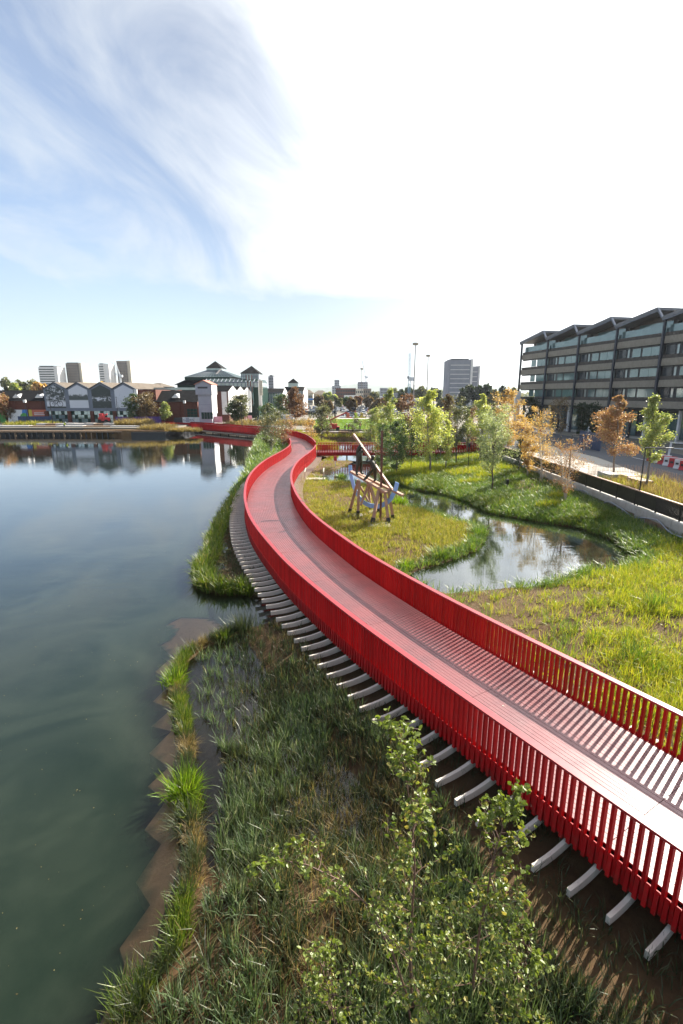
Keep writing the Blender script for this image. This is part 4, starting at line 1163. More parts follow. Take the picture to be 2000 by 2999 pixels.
# ================================================================== right bank: wall, fence, street
FX = 20.85
wall = thing('retaining_wall', 'low pale concrete block wall along the right bank', 'wall', (FX, 45, .3))
y = 20.0
while y < 63:
    ln = 1.25 + random.uniform(-.02, .02)
    q = MB()
    z0, z1 = 1.12, 1.66 + random.uniform(-.012, .012); x0 = FX - .22 + random.uniform(-.015, .015)
    q.xz([(x0, z0), (FX + .35, z0), (FX + .35, z1), (x0 + .10, z1), (x0 + .02, z1 - .05), (x0, z1 - .16)], y + .012, y + ln - .012)
    q.build('block', 'concrete', wall)
    q = MB(); q.box(x0 + .07, FX + .3, y + .3, y + ln + .28, .2, 1.115); q.build('lower_block', 'sleeper' if random.random() < .4 else 'concrete', wall)
    y += ln
fence = thing('panel_fence', 'black panel fence with a pale timber handrail on top of the concrete wall', 'fence', (FX, 45, 1.9))
y = 20.0; k = 0
while y < 78:
    ln = 2.4
    if y > 30.6:
        q = MB(); q.box(FX - .02, FX + .02, y + .02, y + ln - .02, 1.72, 2.66); q.build('panel', 'black_paint', fence)
    else:
        for j in range(20):
            q = MB(); q.box(FX - .03, FX + .03, y + j * .12, y + j * .12 + .03, 1.70, 2.66); q.build('baluster', 'black_paint', fence)
    q = MB(); q.box(FX - .05, FX + .05, y - .035, y + .035, 1.62, 2.68); q.build('post', 'black_paint', fence)
    q = MB(); q.box(FX - .07, FX + .09, y, y + ln - .006, 2.68, 2.75); q.build('handrail', 'timber', fence)
    y += ln
m = MB(); pts = []
for i in range(60):
    yy = 27 + i * .36
    pts.append((FX - .32 - .10 * math.sin(yy * .9), yy, 1.10 + .22 * math.sin(yy * 1.25) + .04 * math.sin(yy * 3.1)))
m.tube(pts, .05, 7)
tag(m.build('hose', 'hose', smooth=True), 'grey flexible hose drooping along the concrete block wall', 'hose')
def arm_lamp(x, y, z0, z1, arm, label):
    t = thing('arm_lamp', label, 'street lamp', (x, y, z0))
    q = MB(); q.tube([(x, y, z0 - .1), (x, y, z0 + .6)], .085, 10); q.build('base', 'black_paint', t)
    q = MB(); q.tube([(x, y, z0 + .5), (x, y, z1)], [.05, .04], 8); q.build('pole', 'black_paint', t)
    q = MB(); q.beam((x - .05, y, z1 - .03), (x + arm, y, z1 - .03), .07, .07); q.build('arm', 'black_paint', t)
    q = MB(); q.box(x + arm, x + arm + .55, y - .11, y + .11, z1 - .08, z1 - .02); q.build('lamp_head', 'charcoal', t)
arm_lamp(*P(1863, 1507, 1.0), .95, 5.75, 1.35, 'black street lamp with a side arm standing at the wall, nearest of three')
arm_lamp(20.9, 45.2, 1.7, 5.75, 1.75, 'black street lamp with a side arm before the blue hoarding')
arm_lamp(20.5, 54.7, 1.7, 5.75, 1.2, 'black street lamp with a side arm behind the golden birches, farthest of three')
def post_light(px, py, top, label):
    z_ = 0.9
    for _ in range(3):
        x, y = P(px, py, z_); z_ = float(hgt(np.array([x]), np.array([y]))[0])
    zt = D(px, top, y)[1]
    t = thing('post_light', label, 'post light', (x, y, z_))
    q = MB(); q.tube([(x, y, z_ - .1), (x, y, zt)], .04, 7); q.build('pole', 'black_paint', t)
    q = MB(); q.box(x - .12, x + .12, y - .1, y + .1, zt - .45, zt); q.build('lamp_head', 'black_paint', t)
post_light(1203, 1385, 1297, 'black post with a box head standing left of the yellow poplar')
post_light(1370, 1382, 1298, 'black post with a box head standing left of the silvery willow')
post_light(1484, 1436, 1404, 'short black marker post right of the silvery willow')
# street
m = MB(); m.prism([(21.3, 20), (27.5, 20), (28.5, 45), (31, 60), (31, 95), (21.3, 95)], QUAY, QUAY + .12)
tag(m.build('pavement', 'pale_paving'), kind='structure')
m = MB(); m.prism([(28.0, 20), (46, 20), (44, 60), (41, 120), (31.5, 120), (31.5, 60), (29, 45)], QUAY - .1, QUAY + .006)
tag(m.build('road', 'asphalt'), kind='structure')
m = MB()
for k in range(12):
    y0 = 40 + k * 6; m.box(36.0 - .05 * k, 36.12 - .05 * k, y0, y0 + 3, QUAY + .007, QUAY + .012)
tag(m.build('road_marking', 'plastic_white'), kind='structure')
m = MB(); m.prism([(22.4, 24), (27.2, 24), (28.0, 44), (26, 46), (22.6, 44.5)], QUAY + .1, QUAY + .16)
tag(m.build('planting_bed', 'soil'), kind='structure')
def bed(n_, x0, x1, y0, y1, z, h_, nb, m_, name, label, wd=.03, cat='ornamental grass', lean=.4):
    c_ = np.c_[rng.uniform(x0, x1, n_), rng.uniform(y0, y1, n_), np.full(n_, z)]
    return stuff(name, [tufts(c_, nb, .2, h_, .4, wd, lean)], m_, label, cat)
bed(900, 22.6, 27.5, 26, 42, QUAY + .15, .75, 9, 'gr_dry', 'golden_grass', 'golden ornamental grass in the planting bed behind the black fence')
bed(260, 22.6, 27.5, 30, 44, QUAY + .15, .6, 9, 'gr_meadow', 'bed_herbs', 'yellow-green herbs among the golden grass of the planting bed', .035)
pal = thing('paling_fence', 'rustic chestnut paling fence round the planting bed by the road', 'fence', (27.8, 44, QUAY))
pl_ = MB(); pl_.hexa([(-.02, -.012, 0), (.02, -.012, 0), (.02, .012, 0), (-.02, .012, 0), (-.006, -.01, 1.0), (.006, -.01, 1.0), (.006, .01, 1.0), (-.006, .01, 1.0)])
pme = pl_.mesh('paling', 'timber')
line = resample(np.array([(28.0, 32.0), (28.2, 40), (28.5, 45.5), (26.0, 47.5), (23.6, 47.0)]), .13)
for p in line:
    o = link('paling', pme, pal, (p[0] - 27.8, p[1] - 44, .05 + random.uniform(-.06, .06)), random.uniform(0, 3))
    o.rotation_euler.x = random.uniform(-.05, .05); o.rotation_euler.y = random.uniform(-.05, .05)
for z_ in (.35, .8):
    q = MB(); q.tube([(p[0], p[1], QUAY + z_) for p in line[::3]], .012, 4); q.build('wire', 'mast_grey', pal)
for px, py, dx, lab in ((1781, 1404, 0, 'grey boards'), (1836, 1410, .1, 'brown boards'), (1872, 1424, .2, 'brown boards')):
    x, y = P(px, py, QUAY + .2)
    t = thing('timber_stack', {1781: 'strapped stack of pale grey boards behind the black fence, farthest of three', 1836: 'strapped stack of brown boards behind the black fence, middle of three', 1872: 'strapped stack of brown boards behind the black fence, nearest of three'}[px], 'timber stack', (x, y, QUAY + .12))
    for l in range(5):
        for w_ in range(4):
            q = MB(); q.box(x - .5 + w_ * .25, x - .26 + w_ * .25, y - 1.0 + random.uniform(-.03, .03), y + 1.0, QUAY + .16 + l * .13, QUAY + .28 + l * .13); q.build('board', 'grey_board' if px < 1800 else 'timber', t)
    for s_ in (-.7, .7):
        q = MB(); q.box(x - .515, x + .505, y + s_ - .03, y + s_ + .03, QUAY + .155, QUAY + .81); q.build('strap', 'plastic_white', t)
# blue site hoarding and barriers
def hoarding(x0, y0, x1, y1, z1, m_, label, n_=6, cat='hoarding', name='site_hoarding'):
    t = thing(name, label, cat, (x0, y0, QUAY))
    for k in range(n_):
        a = Vector((x0, y0, 0)).lerp(Vector((x1, y1, 0)), (k + .02) / n_); b = Vector((x0, y0, 0)).lerp(Vector((x1, y1, 0)), (k + .98) / n_)
        q = MB(); q.beam((a.x, a.y, QUAY + z1 / 2), (b.x, b.y, QUAY + z1 / 2), .06, z1); q.build('panel', m_, t)
    return t
a = P(1694, 1306, QUAY); b = P(1757, 1322, QUAY)
hoarding(a[0], a[1], b[0], b[1], 2.3, 'navy_hoard', 'navy blue site hoarding standing across the road')
def barrier(x, y, rz, m_, label, group):
    t = thing('road_barrier', label, 'barrier', (x, y, QUAY), rz, group)
    q = MB(); q.hexa([(-.95, -.25, 0), (.95, -.25, 0), (.95, .25, 0), (-.95, .25, 0), (-.95, -.14, .28), (.95, -.14, .28), (.95, .14, .28), (-.95, .14, .28)]); q.box(-.93, .93, -.11, .11, .28, .95); q.build('body', m_, t, local=True)
    for k in range(3):
        q = MB(); q.box(-.8 + k * .56, -.5 + k * .56, -.125, .125, .42, .62); q.build('slot', 'charcoal', t, local=True)
for k in range(7):
    p = P(1905 + k * 16, 1352 + k * 4.5, QUAY)
    red = k % 2 == 0
    barrier(p[0] + .6, p[1], rad(-60), 'plastic_red' if red else 'plastic_white', '%s plastic road barrier, %s from the left in the row across the road' % ('red' if red else 'white', 'first second third fourth fifth sixth seventh'.split()[k]), 'red and white barriers across the road')
for k in range(6):
    p = P(1535 + k * 13, 1256 + k * 3.2, QUAY)
    red = k % 2 == 0
    barrier(p[0], p[1], rad(-65), 'plastic_red' if red else 'plastic_white', '%s plastic road barrier, %s from the left by the far corner of the office block' % ('red' if red else 'white', 'first second third fourth fifth sixth'.split()[k]), 'barriers by the office block')
t = thing('site_gate_frame', 'white tubular site frame with sloping braces beside the red barriers', 'frame', (*P(1955, 1345, QUAY), QUAY))
x, y = P(1955, 1345, QUAY)
for dx, dy in ((0, 0), (2.2, -2.4), (4.4, -4.8)):
    q = MB(); q.beam((x + dx, y + dy, QUAY), (x + dx + .15, y + dy, QUAY + 2.0), .16, .16); q.build('post', 'plastic_white', t)
for z_ in (1.35, 2.0):
    q = MB(); q.beam((x, y, QUAY + z_), (x + 4.6, y - 5.0, QUAY + z_), .09, .09); q.build('rail', 'plastic_white', t)
# ================================================================== office block on the right
BAY = 10.06
off = thing('office_block', 'long dark office block with tan ribbed bands and a sawtooth roof at the right', 'office building', (42.7, 122, QUAY), math.atan2(-.9772, .2122))
zq = lambda z: z - QUAY
NBAY = 7
def ob(q, name, m_, **kw):
    return q.build(name, m_, off, local=True, **kw)
sills = [8.75, 12.10, 15.40, 18.80]
# ribbed band shared by every bay and storey
def ribbed(L_, h_, n_, dpt, top):
    q = MB(); dx = L_ / n_
    for k in range(n_):
        x = k * dx
        q.hexa([(x, -dpt, 0), (x + dx * .62, -dpt, 0), (x + dx * .62, .1, 0), (x, .1, 0), (x, -dpt * top, h_), (x + dx * .62, -dpt * top, h_), (x + dx * .62, .1, h_), (x, .1, h_)])
    q.box(0, L_, -dpt * .45, .1, .09, h_ - .002)
    return q
tan_me = ribbed(BAY - .5, 1.08, 36, .30, .8).mesh('tan_band', 'tan_clad')
brn_me = ribbed(BAY - .5, .56, 36, .16, 1).mesh('brown_band', 'brown_clad')
def box_me(name, m_, *b):
    q = MB(); q.box(*b); return q.mesh(name, m_)
panes = [(.3, 2.0, 'win_dark'), (2.35, 2.75, 'glass_pale'), (3.4, 5.2, 'glass_teal'), (5.6, 7.4, 'glass_teal'), (7.45, 9.7, 'glass_teal')]
pane_me = [box_me('pane', m_, a, b, .28, .34, .06, 1.44) for a, b, m_ in panes]
frame_me = box_me('window_frame', 'charcoal', .25, BAY - .3, .36, .5, 0, 1.52)
for f_, zs in enumerate(sills):
    for b in range(NBAY):
        x = b * BAY
        link('tan_band', tan_me, off, (x + .25, 0, zq(zs - 1.66)))
        link('brown_band', brn_me, off, (x + .25, 0, zq(zs - .57)))
        if f_ < 3:
            if b == 0:
                pm = pane_me[2:]
            else:
                pm = pane_me
                link('window_frame', frame_me, off, (x, 0, zq(zs)))
            for pe in pm: link('pane', pe, off, (x, 0, zq(zs)))
        elif True:
            q = MB(); q.box(x + .3, x + BAY - .3, .35, .38, zq(zs) + .02, zq(zs) + 1.15); ob(q, 'balustrade_glass', 'glass_teal')
            q = MB(); q.box(x + 2.6, x + BAY - .6, 1.75, 1.80, zq(zs) + .02, zq(zs) + 1.9); ob(q, 'pane', 'glass_teal')
        q = MB(); q.box(x + .2, x + BAY - .2, .02, .5, zq(zs) - 1.92, zq(zs) - 1.67); ob(q, 'slot', 'black_paint')
# floor plates, core
for zs in sills:
    q = MB(); q.box(.3, NBAY * BAY, .55, 24, zq(zs) - 1.6, zq(zs) - .1); ob(q, 'floor_plate', 'charcoal')
q = MB(); q.box(2.6, NBAY * BAY - .3, 2.4, 23.5, .2, zq(20.3)); ob(q, 'core', 'charcoal')
q = MB(); q.box(.3, NBAY * BAY, 1.2, 24, 0, .35); ob(q, 'plinth', 'concrete')
for b in range(NBAY * 2):
    q = MB(); q.box(b * BAY / 2 + .8, b * BAY / 2 + 4.2, 2.2, 2.3, .4, 4.6); ob(q, 'shopfront', 'glass_teal')
for b in range(NBAY * 3):
    q = MB(); q.box(b * BAY / 3 + .4, b * BAY / 3 + .75, .9, 1.3, .0, 5.1); ob(q, 'pillar', 'white_clad' if b % 2 else 'navy_steel')
for b in range(NBAY + 1):
    q = MB(); q.box(b * BAY - .17, b * BAY + .17, -.55, -.2, 0, zq(20.75)); ob(q, 'column', 'navy_steel')
# sawtooth roofs
for b in range(NBAY):
    x0 = b * BAY; xa = x0 + .87 * BAY; x1 = x0 + BAY
    ze, zp = zq(20.75), zq(22.3)
    q = MB(); q.xz([(x0 - .1, ze), (xa, zp), (xa, zp + .42), (x0 - .1, ze + .42)], -1.0, 24); ob(q, 'roof_slope', 'roof_metal')
    q = MB(); q.xz([(x0 - .1, ze - .22), (xa, zp - .22), (xa, zp - .01), (x0 - .1, ze - .01)], -.9, -.5); ob(q, 'roof_edge_beam', 'steel_grey')
    q = MB(); q.xz([(xa + .02, zp - .1), (x1 - .02, ze - .1), (x1 - .02, ze + .25), (xa + .02, zp + .3)], -.95, -.6); ob(q, 'roof_strut', 'steel_grey')
    q = MB(); q.xz([(xa + .01, zp), (x1, ze), (x1, ze + .08), (xa + .01, zp + .08)], 2, 24); ob(q, 'roof_light', 'brown_clad')
    q = MB(); q.xz([(x0 + .3, zq(20.3)), (x1 - .3, zq(20.3)), (x1 - .3, ze), (xa, zp - .05), (x0 + .3, ze)], 2.5, 23); ob(q, 'gable_wall', 'brown_clad')
m = MB(); p = D3(1516, 1165, 118); m.box(p.x - .7, p.x + .5, 117.5, 118.2, QUAY, D(1516, 1146, 118)[1])
tag(m.build('site_banner', 'white_clad'), 'tall white banner board at the corner of the office block', 'banner')

# ================================================================== far quay: jetty, buildings
X_ = lambda px, Y, py=1180: D(px, py, Y)[0]
Z_ = lambda py, Y: D(1000, py, Y)[1]
jet = thing('timber_jetty', 'long low timber jetty on dark piles along the far quay', 'jetty', (-70, 115, 0))
xj0, xj1 = -100, X_(388, 115, 1262)
for k in range(5):
    q = MB(); q.box(xj0, xj1 - k * .1, 114.6 + .25 * k - .24, 114.6 + .25 * k, .95, 1.12 + .01 * k); q.build('deck_board', 'sleeper', jet)
q = MB(); q.box(xj0, xj1, 114.3, 114.42, .78, 1.10); q.build('fascia', 'sleeper', jet)
x = xj0
while x < xj1:
    q = MB(); q.box(x, x + .28, 114.5, 114.8, -1, .9); q.build('pile', 'dark_steel' if int(x) % 3 else 'sleeper', jet)
    x += 1.25
q = MB(); q.box(xj0, xj1 + 8, 115.9, 117.1, -1.2, 1.0); q.build('sheet_piling', 'dark_steel', jet)
q = MB(); q.prism([(xj1 + 1, 115.0), (-47.6, 113.0), (-40, 113.4), (-36.9, 118), (-36.4, 131), (-39, 131), (-39.5, 119), (-41, 116.6), (-47.6, 116.1), (xj1 + 1, 116.5)], -1.2, .95); q.build('sheet_piling', 'dark_steel', jet)
def terrace(x0, x1, y0, z0, z1, m_, label, n_=8):
    t = thing('terrace_wall', label, 'terrace wall', (x0, y0, z0))
    for k in range(n_):
        a = x0 + (x1 - x0) * k / n_; b = x0 + (x1 - x0) * (k + 1) / n_ - .03
        q = MB(); q.box(a, b, y0 + random.uniform(0, .15), y0 + 1.8, z0, z1 + random.uniform(-.06, .05)); q.build('block', m_ if random.random() < .7 else ('sleeper' if m_ != 'sleeper' else 'grey_board'), t)
terrace(-100, X_(385, 117, 1256), 117.2, .8, 1.55, 'sleeper', 'lowest timber terrace step above the jetty on the far quay')
terrace(-100, X_(400, 119, 1252), 119.2, 1.0, 2.0, 'grey_board', 'middle grey terrace step on the far quay')
terrace(X_(105, 121.5, 1245), X_(330, 121.5, 1245), 121.5, 1.2, 2.45, 'grey_board', 'upper grey terrace step before the gabled shop')
# planting on the quay
def quay_bed(n_, pxa, pxb, ya, yb, z, h_, m_, name, label, wd=.09, nb=8):
    xs = rng.uniform(X_(pxa, ya), X_(pxb, ya), n_); ys = rng.uniform(ya, yb, n_)
    return stuff(name, [tufts(np.c_[xs, ys, np.full(n_, z)], nb, .4, h_, .45, wd, .4)], m_, label, 'planting')
quay_bed(350, 475, 572, 114.5, 118, .9, .7, 'gr_dry', 'quay_reeds', 'low straw reeds on the far quay edge below the red parapet')
quay_bed(700, 400, 485, 115, 122, .9, 1.2, 'gr_dry', 'quay_grasses', 'golden tall grasses on the far quay before the red parapet')
quay_bed(500, 330, 420, 122, 128, 1.7, 1.3, 'gr_dry', 'quay_grasses_upper', 'golden grasses on the terrace before the gabled shop end')
quay_bed(500, 0, 150, 123, 128, 1.7, .9, 'gr_island', 'quay_shrubs', 'mixed russet shrubs on the terrace before the painted hoarding')
quay_bed(600, 650, 900, 124, 138, 1.72, 1.0, 'gr_dry', 'roadside_grasses', 'straw-coloured planting between the far parapet and the car park road')
# gabled shop
GY = 136.0
gs = thing('gabled_shop', 'grey four-gabled shop front with big monochrome picture panels and tan roofs', 'building', (X_(265, GY), GY, QUAY))
def mural(name, kind):
    m_ = bpy.data.materials.new(name); m_.use_nodes = True
    t = NT(m_.node_tree)
    co = t.n('ShaderNodeNewGeometry').outputs['Position']
    z = t.n('ShaderNodeSeparateXYZ', None, Vector=co).outputs[2]
    nz = t.noise(co, 1.4, 6, .7)
    dark, lite = (.025, .035, .032), (.60, .61, .66)
    if kind == 0:
        f = t.m('MULTIPLY', t.step(nz, .36, .54), t.step(z, 7.0, 8.0)); f = t.m('MAXIMUM', f, t.step(z, 6.3, 5.9))
    elif kind == 1:
        f = t.m('MULTIPLY', t.m('MULTIPLY', t.step(z, 7.6, 7.9), t.step(t.m('ADD', z, t.m('MULTIPLY', nz, 2.4)), 10.5, 10.0)), .95)
    elif kind == 2:
        f = t.m('SUBTRACT', 1.0, t.m('MULTIPLY', t.m('MULTIPLY', t.step(z, 7.3, 7.8), t.step(z, 8.9, 8.3)), t.step(nz, .48, .55)))
        f = t.m('MULTIPLY', f, t.step(nz, .18, .42, .75, 1))
    else:
        f = t.m('MULTIPLY', t.step(nz, .60, .62), t.step(z, 9.6, 9.3)); f = t.m('MULTIPLY', f, .8)
    c = t.mix(f, lite, dark)
    p = t.n('ShaderNodeBsdfPrincipled', None, Base_Color=c, Roughness=.5)
    t.n('ShaderNodeOutputMaterial', None, Surface=p)
    MAT[name] = m_
for k in range(4): mural('mural_print_%d' % k, k)
g0, g1 = X_(130, GY, 1170), X_(398, GY, 1170); gw = (g1 - g0) / 4
zb_, ze_, zr_, zt_ = Z_(1196, GY), Z_(1140, GY), Z_(1121, GY), 0
for k in range(4):
    a = g0 + k * gw; b = a + gw; c_ = (a + b) / 2
    q = MB(); q.xz([(a + .02, zb_ - .7), (b - .02, zb_ - .7), (b - .02, ze_), (c_, zr_), (a + .02, ze_)], GY, GY + .5); q.build('gable_frame', 'steel_grey', gs)
    i = .55
    q = MB(); q.xz([(a + i, zb_ + .1), (b - i, zb_ + .1), (b - i, ze_ - .15), (c_, zr_ - .55), (a + i, ze_ - .15)], GY - .06, GY - .003)
    pn = q.build('picture_panel', 'mural_print_%d' % k, gs)
    for (xa, za, xb, zb2) in ((a - .1, ze_ + .05, c_, zr_ + .12), (c_, zr_ + .12, b + .1, ze_ + .05)):
        q = MB(); q.beam((xa, GY + .1, za), (xb, GY + .1, zb2), .7, .18); q.build('verge', 'charcoal', gs)
        q = MB(); q.add([(xa, GY + .2, za + .06), (xb, GY + .2, zb2 + .06), (xb, GY + 26, zb2 + .06), (xa, GY + 26, za + .06)], [(0, 1, 2, 3)]); q.build('roof_slope', 'roof_tan', gs)
    for j in range(6):
        for l in range(3):
            q = MB(); x0 = a + .5 + j * (gw - 1) / 6; q.box(x0 + .04, x0 + (gw - 1) / 6 - .04, GY + .25, GY + .3, QUAY + .1 + l * 1.05, QUAY + 1.08 + l * 1.05); q.build('shop_pane', 'glass_pale' if (j + l + k) % 3 else 'glass_green', gs)
    q = MB(); q.box(a - .45, a + .45, GY - .1, GY + .4, QUAY, zb_ - .72); q.build('pier', 'brick', gs)
q = MB(); q.box(g0 + .1, g1 - .1, GY + .6, GY + 26, QUAY, ze_ - .05); q.build('hall', 'brick', gs)
q = MB(); q.box(g1 - .1, g1 + 5.0, GY + 1.2, GY + 24, QUAY, ze_ - .1); q.build('end_wall', 'brick', gs)
q = MB(); q.box(g1 - .3, g1 + .5, GY - .2, GY + .3, zb_ - .5, ze_); q.build('corner_post', 'white_clad', gs)
# bicycle print on the first panel: dark rings
q = MB(); cx, cz = g0 + gw * .5, zb_ + 1.15
for dx in (-1.05, 1.05):
    for k in range(14):
        t0, t1 = 2 * math.pi * k / 14, 2 * math.pi * (k + 1) / 14
        q.beam((cx + dx + .72 * math.cos(t0), GY - .075, cz + .72 * math.sin(t0)), (cx + dx + .72 * math.cos(t1), GY - .075, cz + .72 * math.sin(t1)), .02, .13)
for s_ in (((-1.05, 0), (-.35, .95)), ((-.35, .95), (.8, 1.0)), ((.8, 1.0), (1.05, 0)), ((-1.05, 0), (0, 0)), ((0, 0), (.8, 1.0)), ((0, 0), (-.35, .95))):
    q.beam((cx + s_[0][0], GY - .075, cz + s_[0][1]), (cx + s_[1][0], GY - .075, cz + s_[1][1]), .02, .12)
q.build('bicycle_print', 'charcoal', gs)
# brick sheds left and right of the gables
def shed(pxa, pxb, Y, y_roof, y_eave, label, vents, depth=14):
    xa, xb = X_(pxa, Y, 1180), X_(pxb, Y, 1180)
    t = thing('brick_shed', label, 'building', ((xa + xb) / 2, Y, QUAY))
    zr, ze = Z_(y_roof, Y + 5), Z_(y_eave, Y)
    q = MB(); q.box(xa, xb, Y, Y + depth, QUAY, ze); q.build('wall', 'brick', t)
    q = MB(); q.hexa([(xa, Y - .4, ze), (xb, Y - .4, ze), (xb, Y + depth, ze), (xa, Y + depth, ze), (xa, Y + 5, zr), (xb, Y + 5, zr), (xb, Y + depth - 2, zr), (xa, Y + depth - 2, zr)]); q.build('roof', 'slate', t)
    for px in vents:
        xv = X_(px, Y + 2, 1160); zv = Z_(1164, Y + 1.5)
        q = MB(); q.hexa([(xv - 1.0, Y + .9, zv - .1), (xv + 1.0, Y + .9, zv - .1), (xv + 1.0, Y + 3.5, zv - .1), (xv - 1.0, Y + 3.5, zv - .1), (xv - .75, Y + 1.1, zv + .3), (xv + .75, Y + 1.1, zv + .3), (xv + .3, Y + 3.5, zv + 1.1), (xv - .3, Y + 3.5, zv + 1.1)])
        q.add([(xv - .95, Y + .85, zv), (xv + .95, Y + .85, zv), (xv, Y + .85, zv + .95)], [(0, 1, 2)]); q.build('roof_vent', 'white_clad', t)
    for px in range(int(pxa) + 10, int(pxb), 38):
        xv = X_(px, Y, 1180)
        q = MB(); q.box(xv - .12, xv + .12, Y - .14, Y - .01, QUAY, ze); q.build('pilaster', 'brick', t)
    return t
shed(-120, 129.5, 137, 1143, 1174, 'long brick shed with a dark slate roof at the far left', (54, 119, -10))
rs = shed(402, 578, 137, 1144, 1177, 'brick shed with a mossy slate roof between gables and grey tower', (449, 517))
for px0, px1 in ((548, 578),):
    for j in range(3):
        for l in range(3):
            a = X_(px0 + j * 10, 136.9, 1210); q = MB(); q.box(a, a + .85, 136.85, 136.98, QUAY + 1.4 + l * .8, QUAY + 2.12 + l * .8); q.build('window_pane', 'glass_green', rs)
# painted hoarding signs on the left shed
def sign(pxa, pxb, pya, pyb, Y, m_, label, name='wall_sign', cat='sign'):
    q = MB(); q.box(X_(pxa, Y, 1210), X_(pxb, Y, 1210), Y, Y + .08, Z_(pyb, Y), Z_(pya, Y))
    return tag(q.build(name, m_), label, cat)
sg_ = thing('painted_hoarding', 'painted hoarding with white, blue and green shapes on the left brick shed', 'hoarding', (X_(45, 136, 1210), 136, QUAY))
def sgp(name, pts, y_, m_, par):
    q = MB(); q.xz([(X_(a, 136, 1210), Z_(b, 136)) for a, b in pts], y_, y_ + .03); return q.build(name, m_, par)
sgp('white_field', [(18, 1240), (77, 1240), (77, 1200), (18, 1200)], 136.5, 'plastic_white', sg_)
sgp('blue_shape', [(57, 1228), (77, 1228), (77, 1200), (63, 1200)], 136.46, 'sign_blue', sg_)
sgp('green_shape', [(50, 1232), (78, 1232), (75, 1212), (66, 1209), (57, 1214)], 136.42, 'sign_green', sg_)
sgp('green_shape', [(-6, 1240), (12, 1240), (10, 1204), (-6, 1200)], 136.46, 'sign_green', sg_)
so2 = thing('orange_hoarding', 'orange and yellow hoarding with a white headline on the left brick shed', 'hoarding', (X_(110, 136, 1210), 136, QUAY))
sgp('orange_field', [(81, 1232), (140, 1232), (140, 1200), (81, 1200)], 136.5, 'sign_orange', so2)
sgp('yellow_stripe', [(81, 1229), (91, 1229), (90, 1200), (81, 1200)], 136.46, 'sign_yellow', so2)
for z_, a, b in ((1209.5, 97, 124), (1214.5, 97, 127)):
    x0 = a
    while x0 < b:
        w_ = random.uniform(1.2, 2.4); sgp('headline_stroke', [(x0, z_ + 1.3), (x0 + w_, z_ + 1.3), (x0 + w_, z_ - 1.2), (x0, z_ - 1.2)], 136.44, 'plastic_white', so2); x0 += w_ + .7
hoarding(X_(52, 131, 1225), 131, X_(152, 131, 1225), 131, 2.0, 'navy_hoard', 'dark blue mesh fence panels before the painted hoardings', 8, 'fence', 'mesh_fence')
hoarding(X_(338, 131, 1225), 131, X_(472, 131, 1225), 131, 1.9, 'purple', 'purple hoarding along the quay before the brick shed', 10)
# site machine on the quay
t = thing('red_telehandler', 'red site machine parked on the terrace before the gabled shop', 'machine', (X_(305, 126, 1235), 126, QUAY + .5))
cx = X_(305, 126, 1235); z0 = 2.3
q = MB(); q.box(cx - 1.1, cx + 1.1, 125.4, 127, z0 + .5, z0 + 1.3); q.box(cx - 1.0, cx - .1, 125.6, 126.8, z0 + 1.3, z0 + 2.3); q.build('body', 'plastic_red', t)
q = MB(); q.beam((cx - .9, 125.3, z0 + 1.2), (cx + 1.3, 125.3, z0 + 2.2), .3, .35); q.build('boom', 'plastic_red', t)
for dx in (-.8, .8):
    for yy in (125.4, 127):
        q = MB(); q.tube([(cx + dx, yy - .15, z0 + .45), (cx + dx, yy + .15, z0 + .45)], .45, 10); q.build('wheel', 'rubber', t)
# grey tower
tw = thing('grey_tower', 'grey clad gabled tower with terracotta cap beside the far red parapet', 'tower', (X_(600, 131, 1200), 131, QUAY))
TY = 131
ta, tb = X_(577, TY, 1180), X_(620, TY, 1180); td = 5.5
tz = [QUAY, Z_(1204, TY), Z_(1156, TY), Z_(1126, TY), Z_(1115, TY)]
q = MB(); q.box(ta + .3, tb - .2, TY + .2, TY + td, tz[0], tz[2]); q.build('shaft', 'clad_grey', tw)
q = MB(); q.box(ta - .2, tb + .15, TY - .15, TY + td + .2, tz[2], tz[3]); q.build('head', 'clad_grey', tw)
cx = (ta + tb) / 2
q = MB(); q.xz([(ta - .2, tz[3]), (tb + .15, tz[3]), (cx, tz[4])], TY - .14, TY + td + .18); q.build('gable', 'clad_grey', tw)
for (xa, za, xb, zb2) in ((ta - .4, tz[3] - .05, cx, tz[4] + .1), (cx, tz[4] + .1, tb + .35, tz[3] - .05)):
    q = MB(); q.beam((xa, TY + td / 2, za), (xb, TY + td / 2, zb2), td + .9, .16); q.build('roof_slope', 'terracotta', tw)
q = MB(); q.box(tb - .19, tb + .02, TY + .25, TY + td - .05, tz[0] + 2.6, tz[2] - .01); q.build('side_panel', 'white_clad', tw)
q = MB(); q.box(tb + .151, tb + .2, TY - .1, TY + td, tz[2] + .05, tz[3]); q.build('side_panel', 'white_clad', tw)
q = MB(); q.box(ta + .45, tb - .8, TY - .2, TY - .155, tz[3] - 1.0, tz[3] - .55); q.build('sign_plate', 'charcoal', tw)
for l in range(2):
    q = MB(); q.box(ta + .3, tb - .2, TY + .17, TY + .198, tz[1] + 1.6 + l * 2.2, tz[1] + 1.65 + l * 2.2); q.build('joint_line', 'steel_grey', tw)
for j in range(4):
    q = MB(); q.box(ta + .9 + j * .75, ta + 1.55 + j * .75, TY + .12, TY + .19, QUAY + 1.3, QUAY + 3.0); q.build('window_pane', 'glass_green', tw)
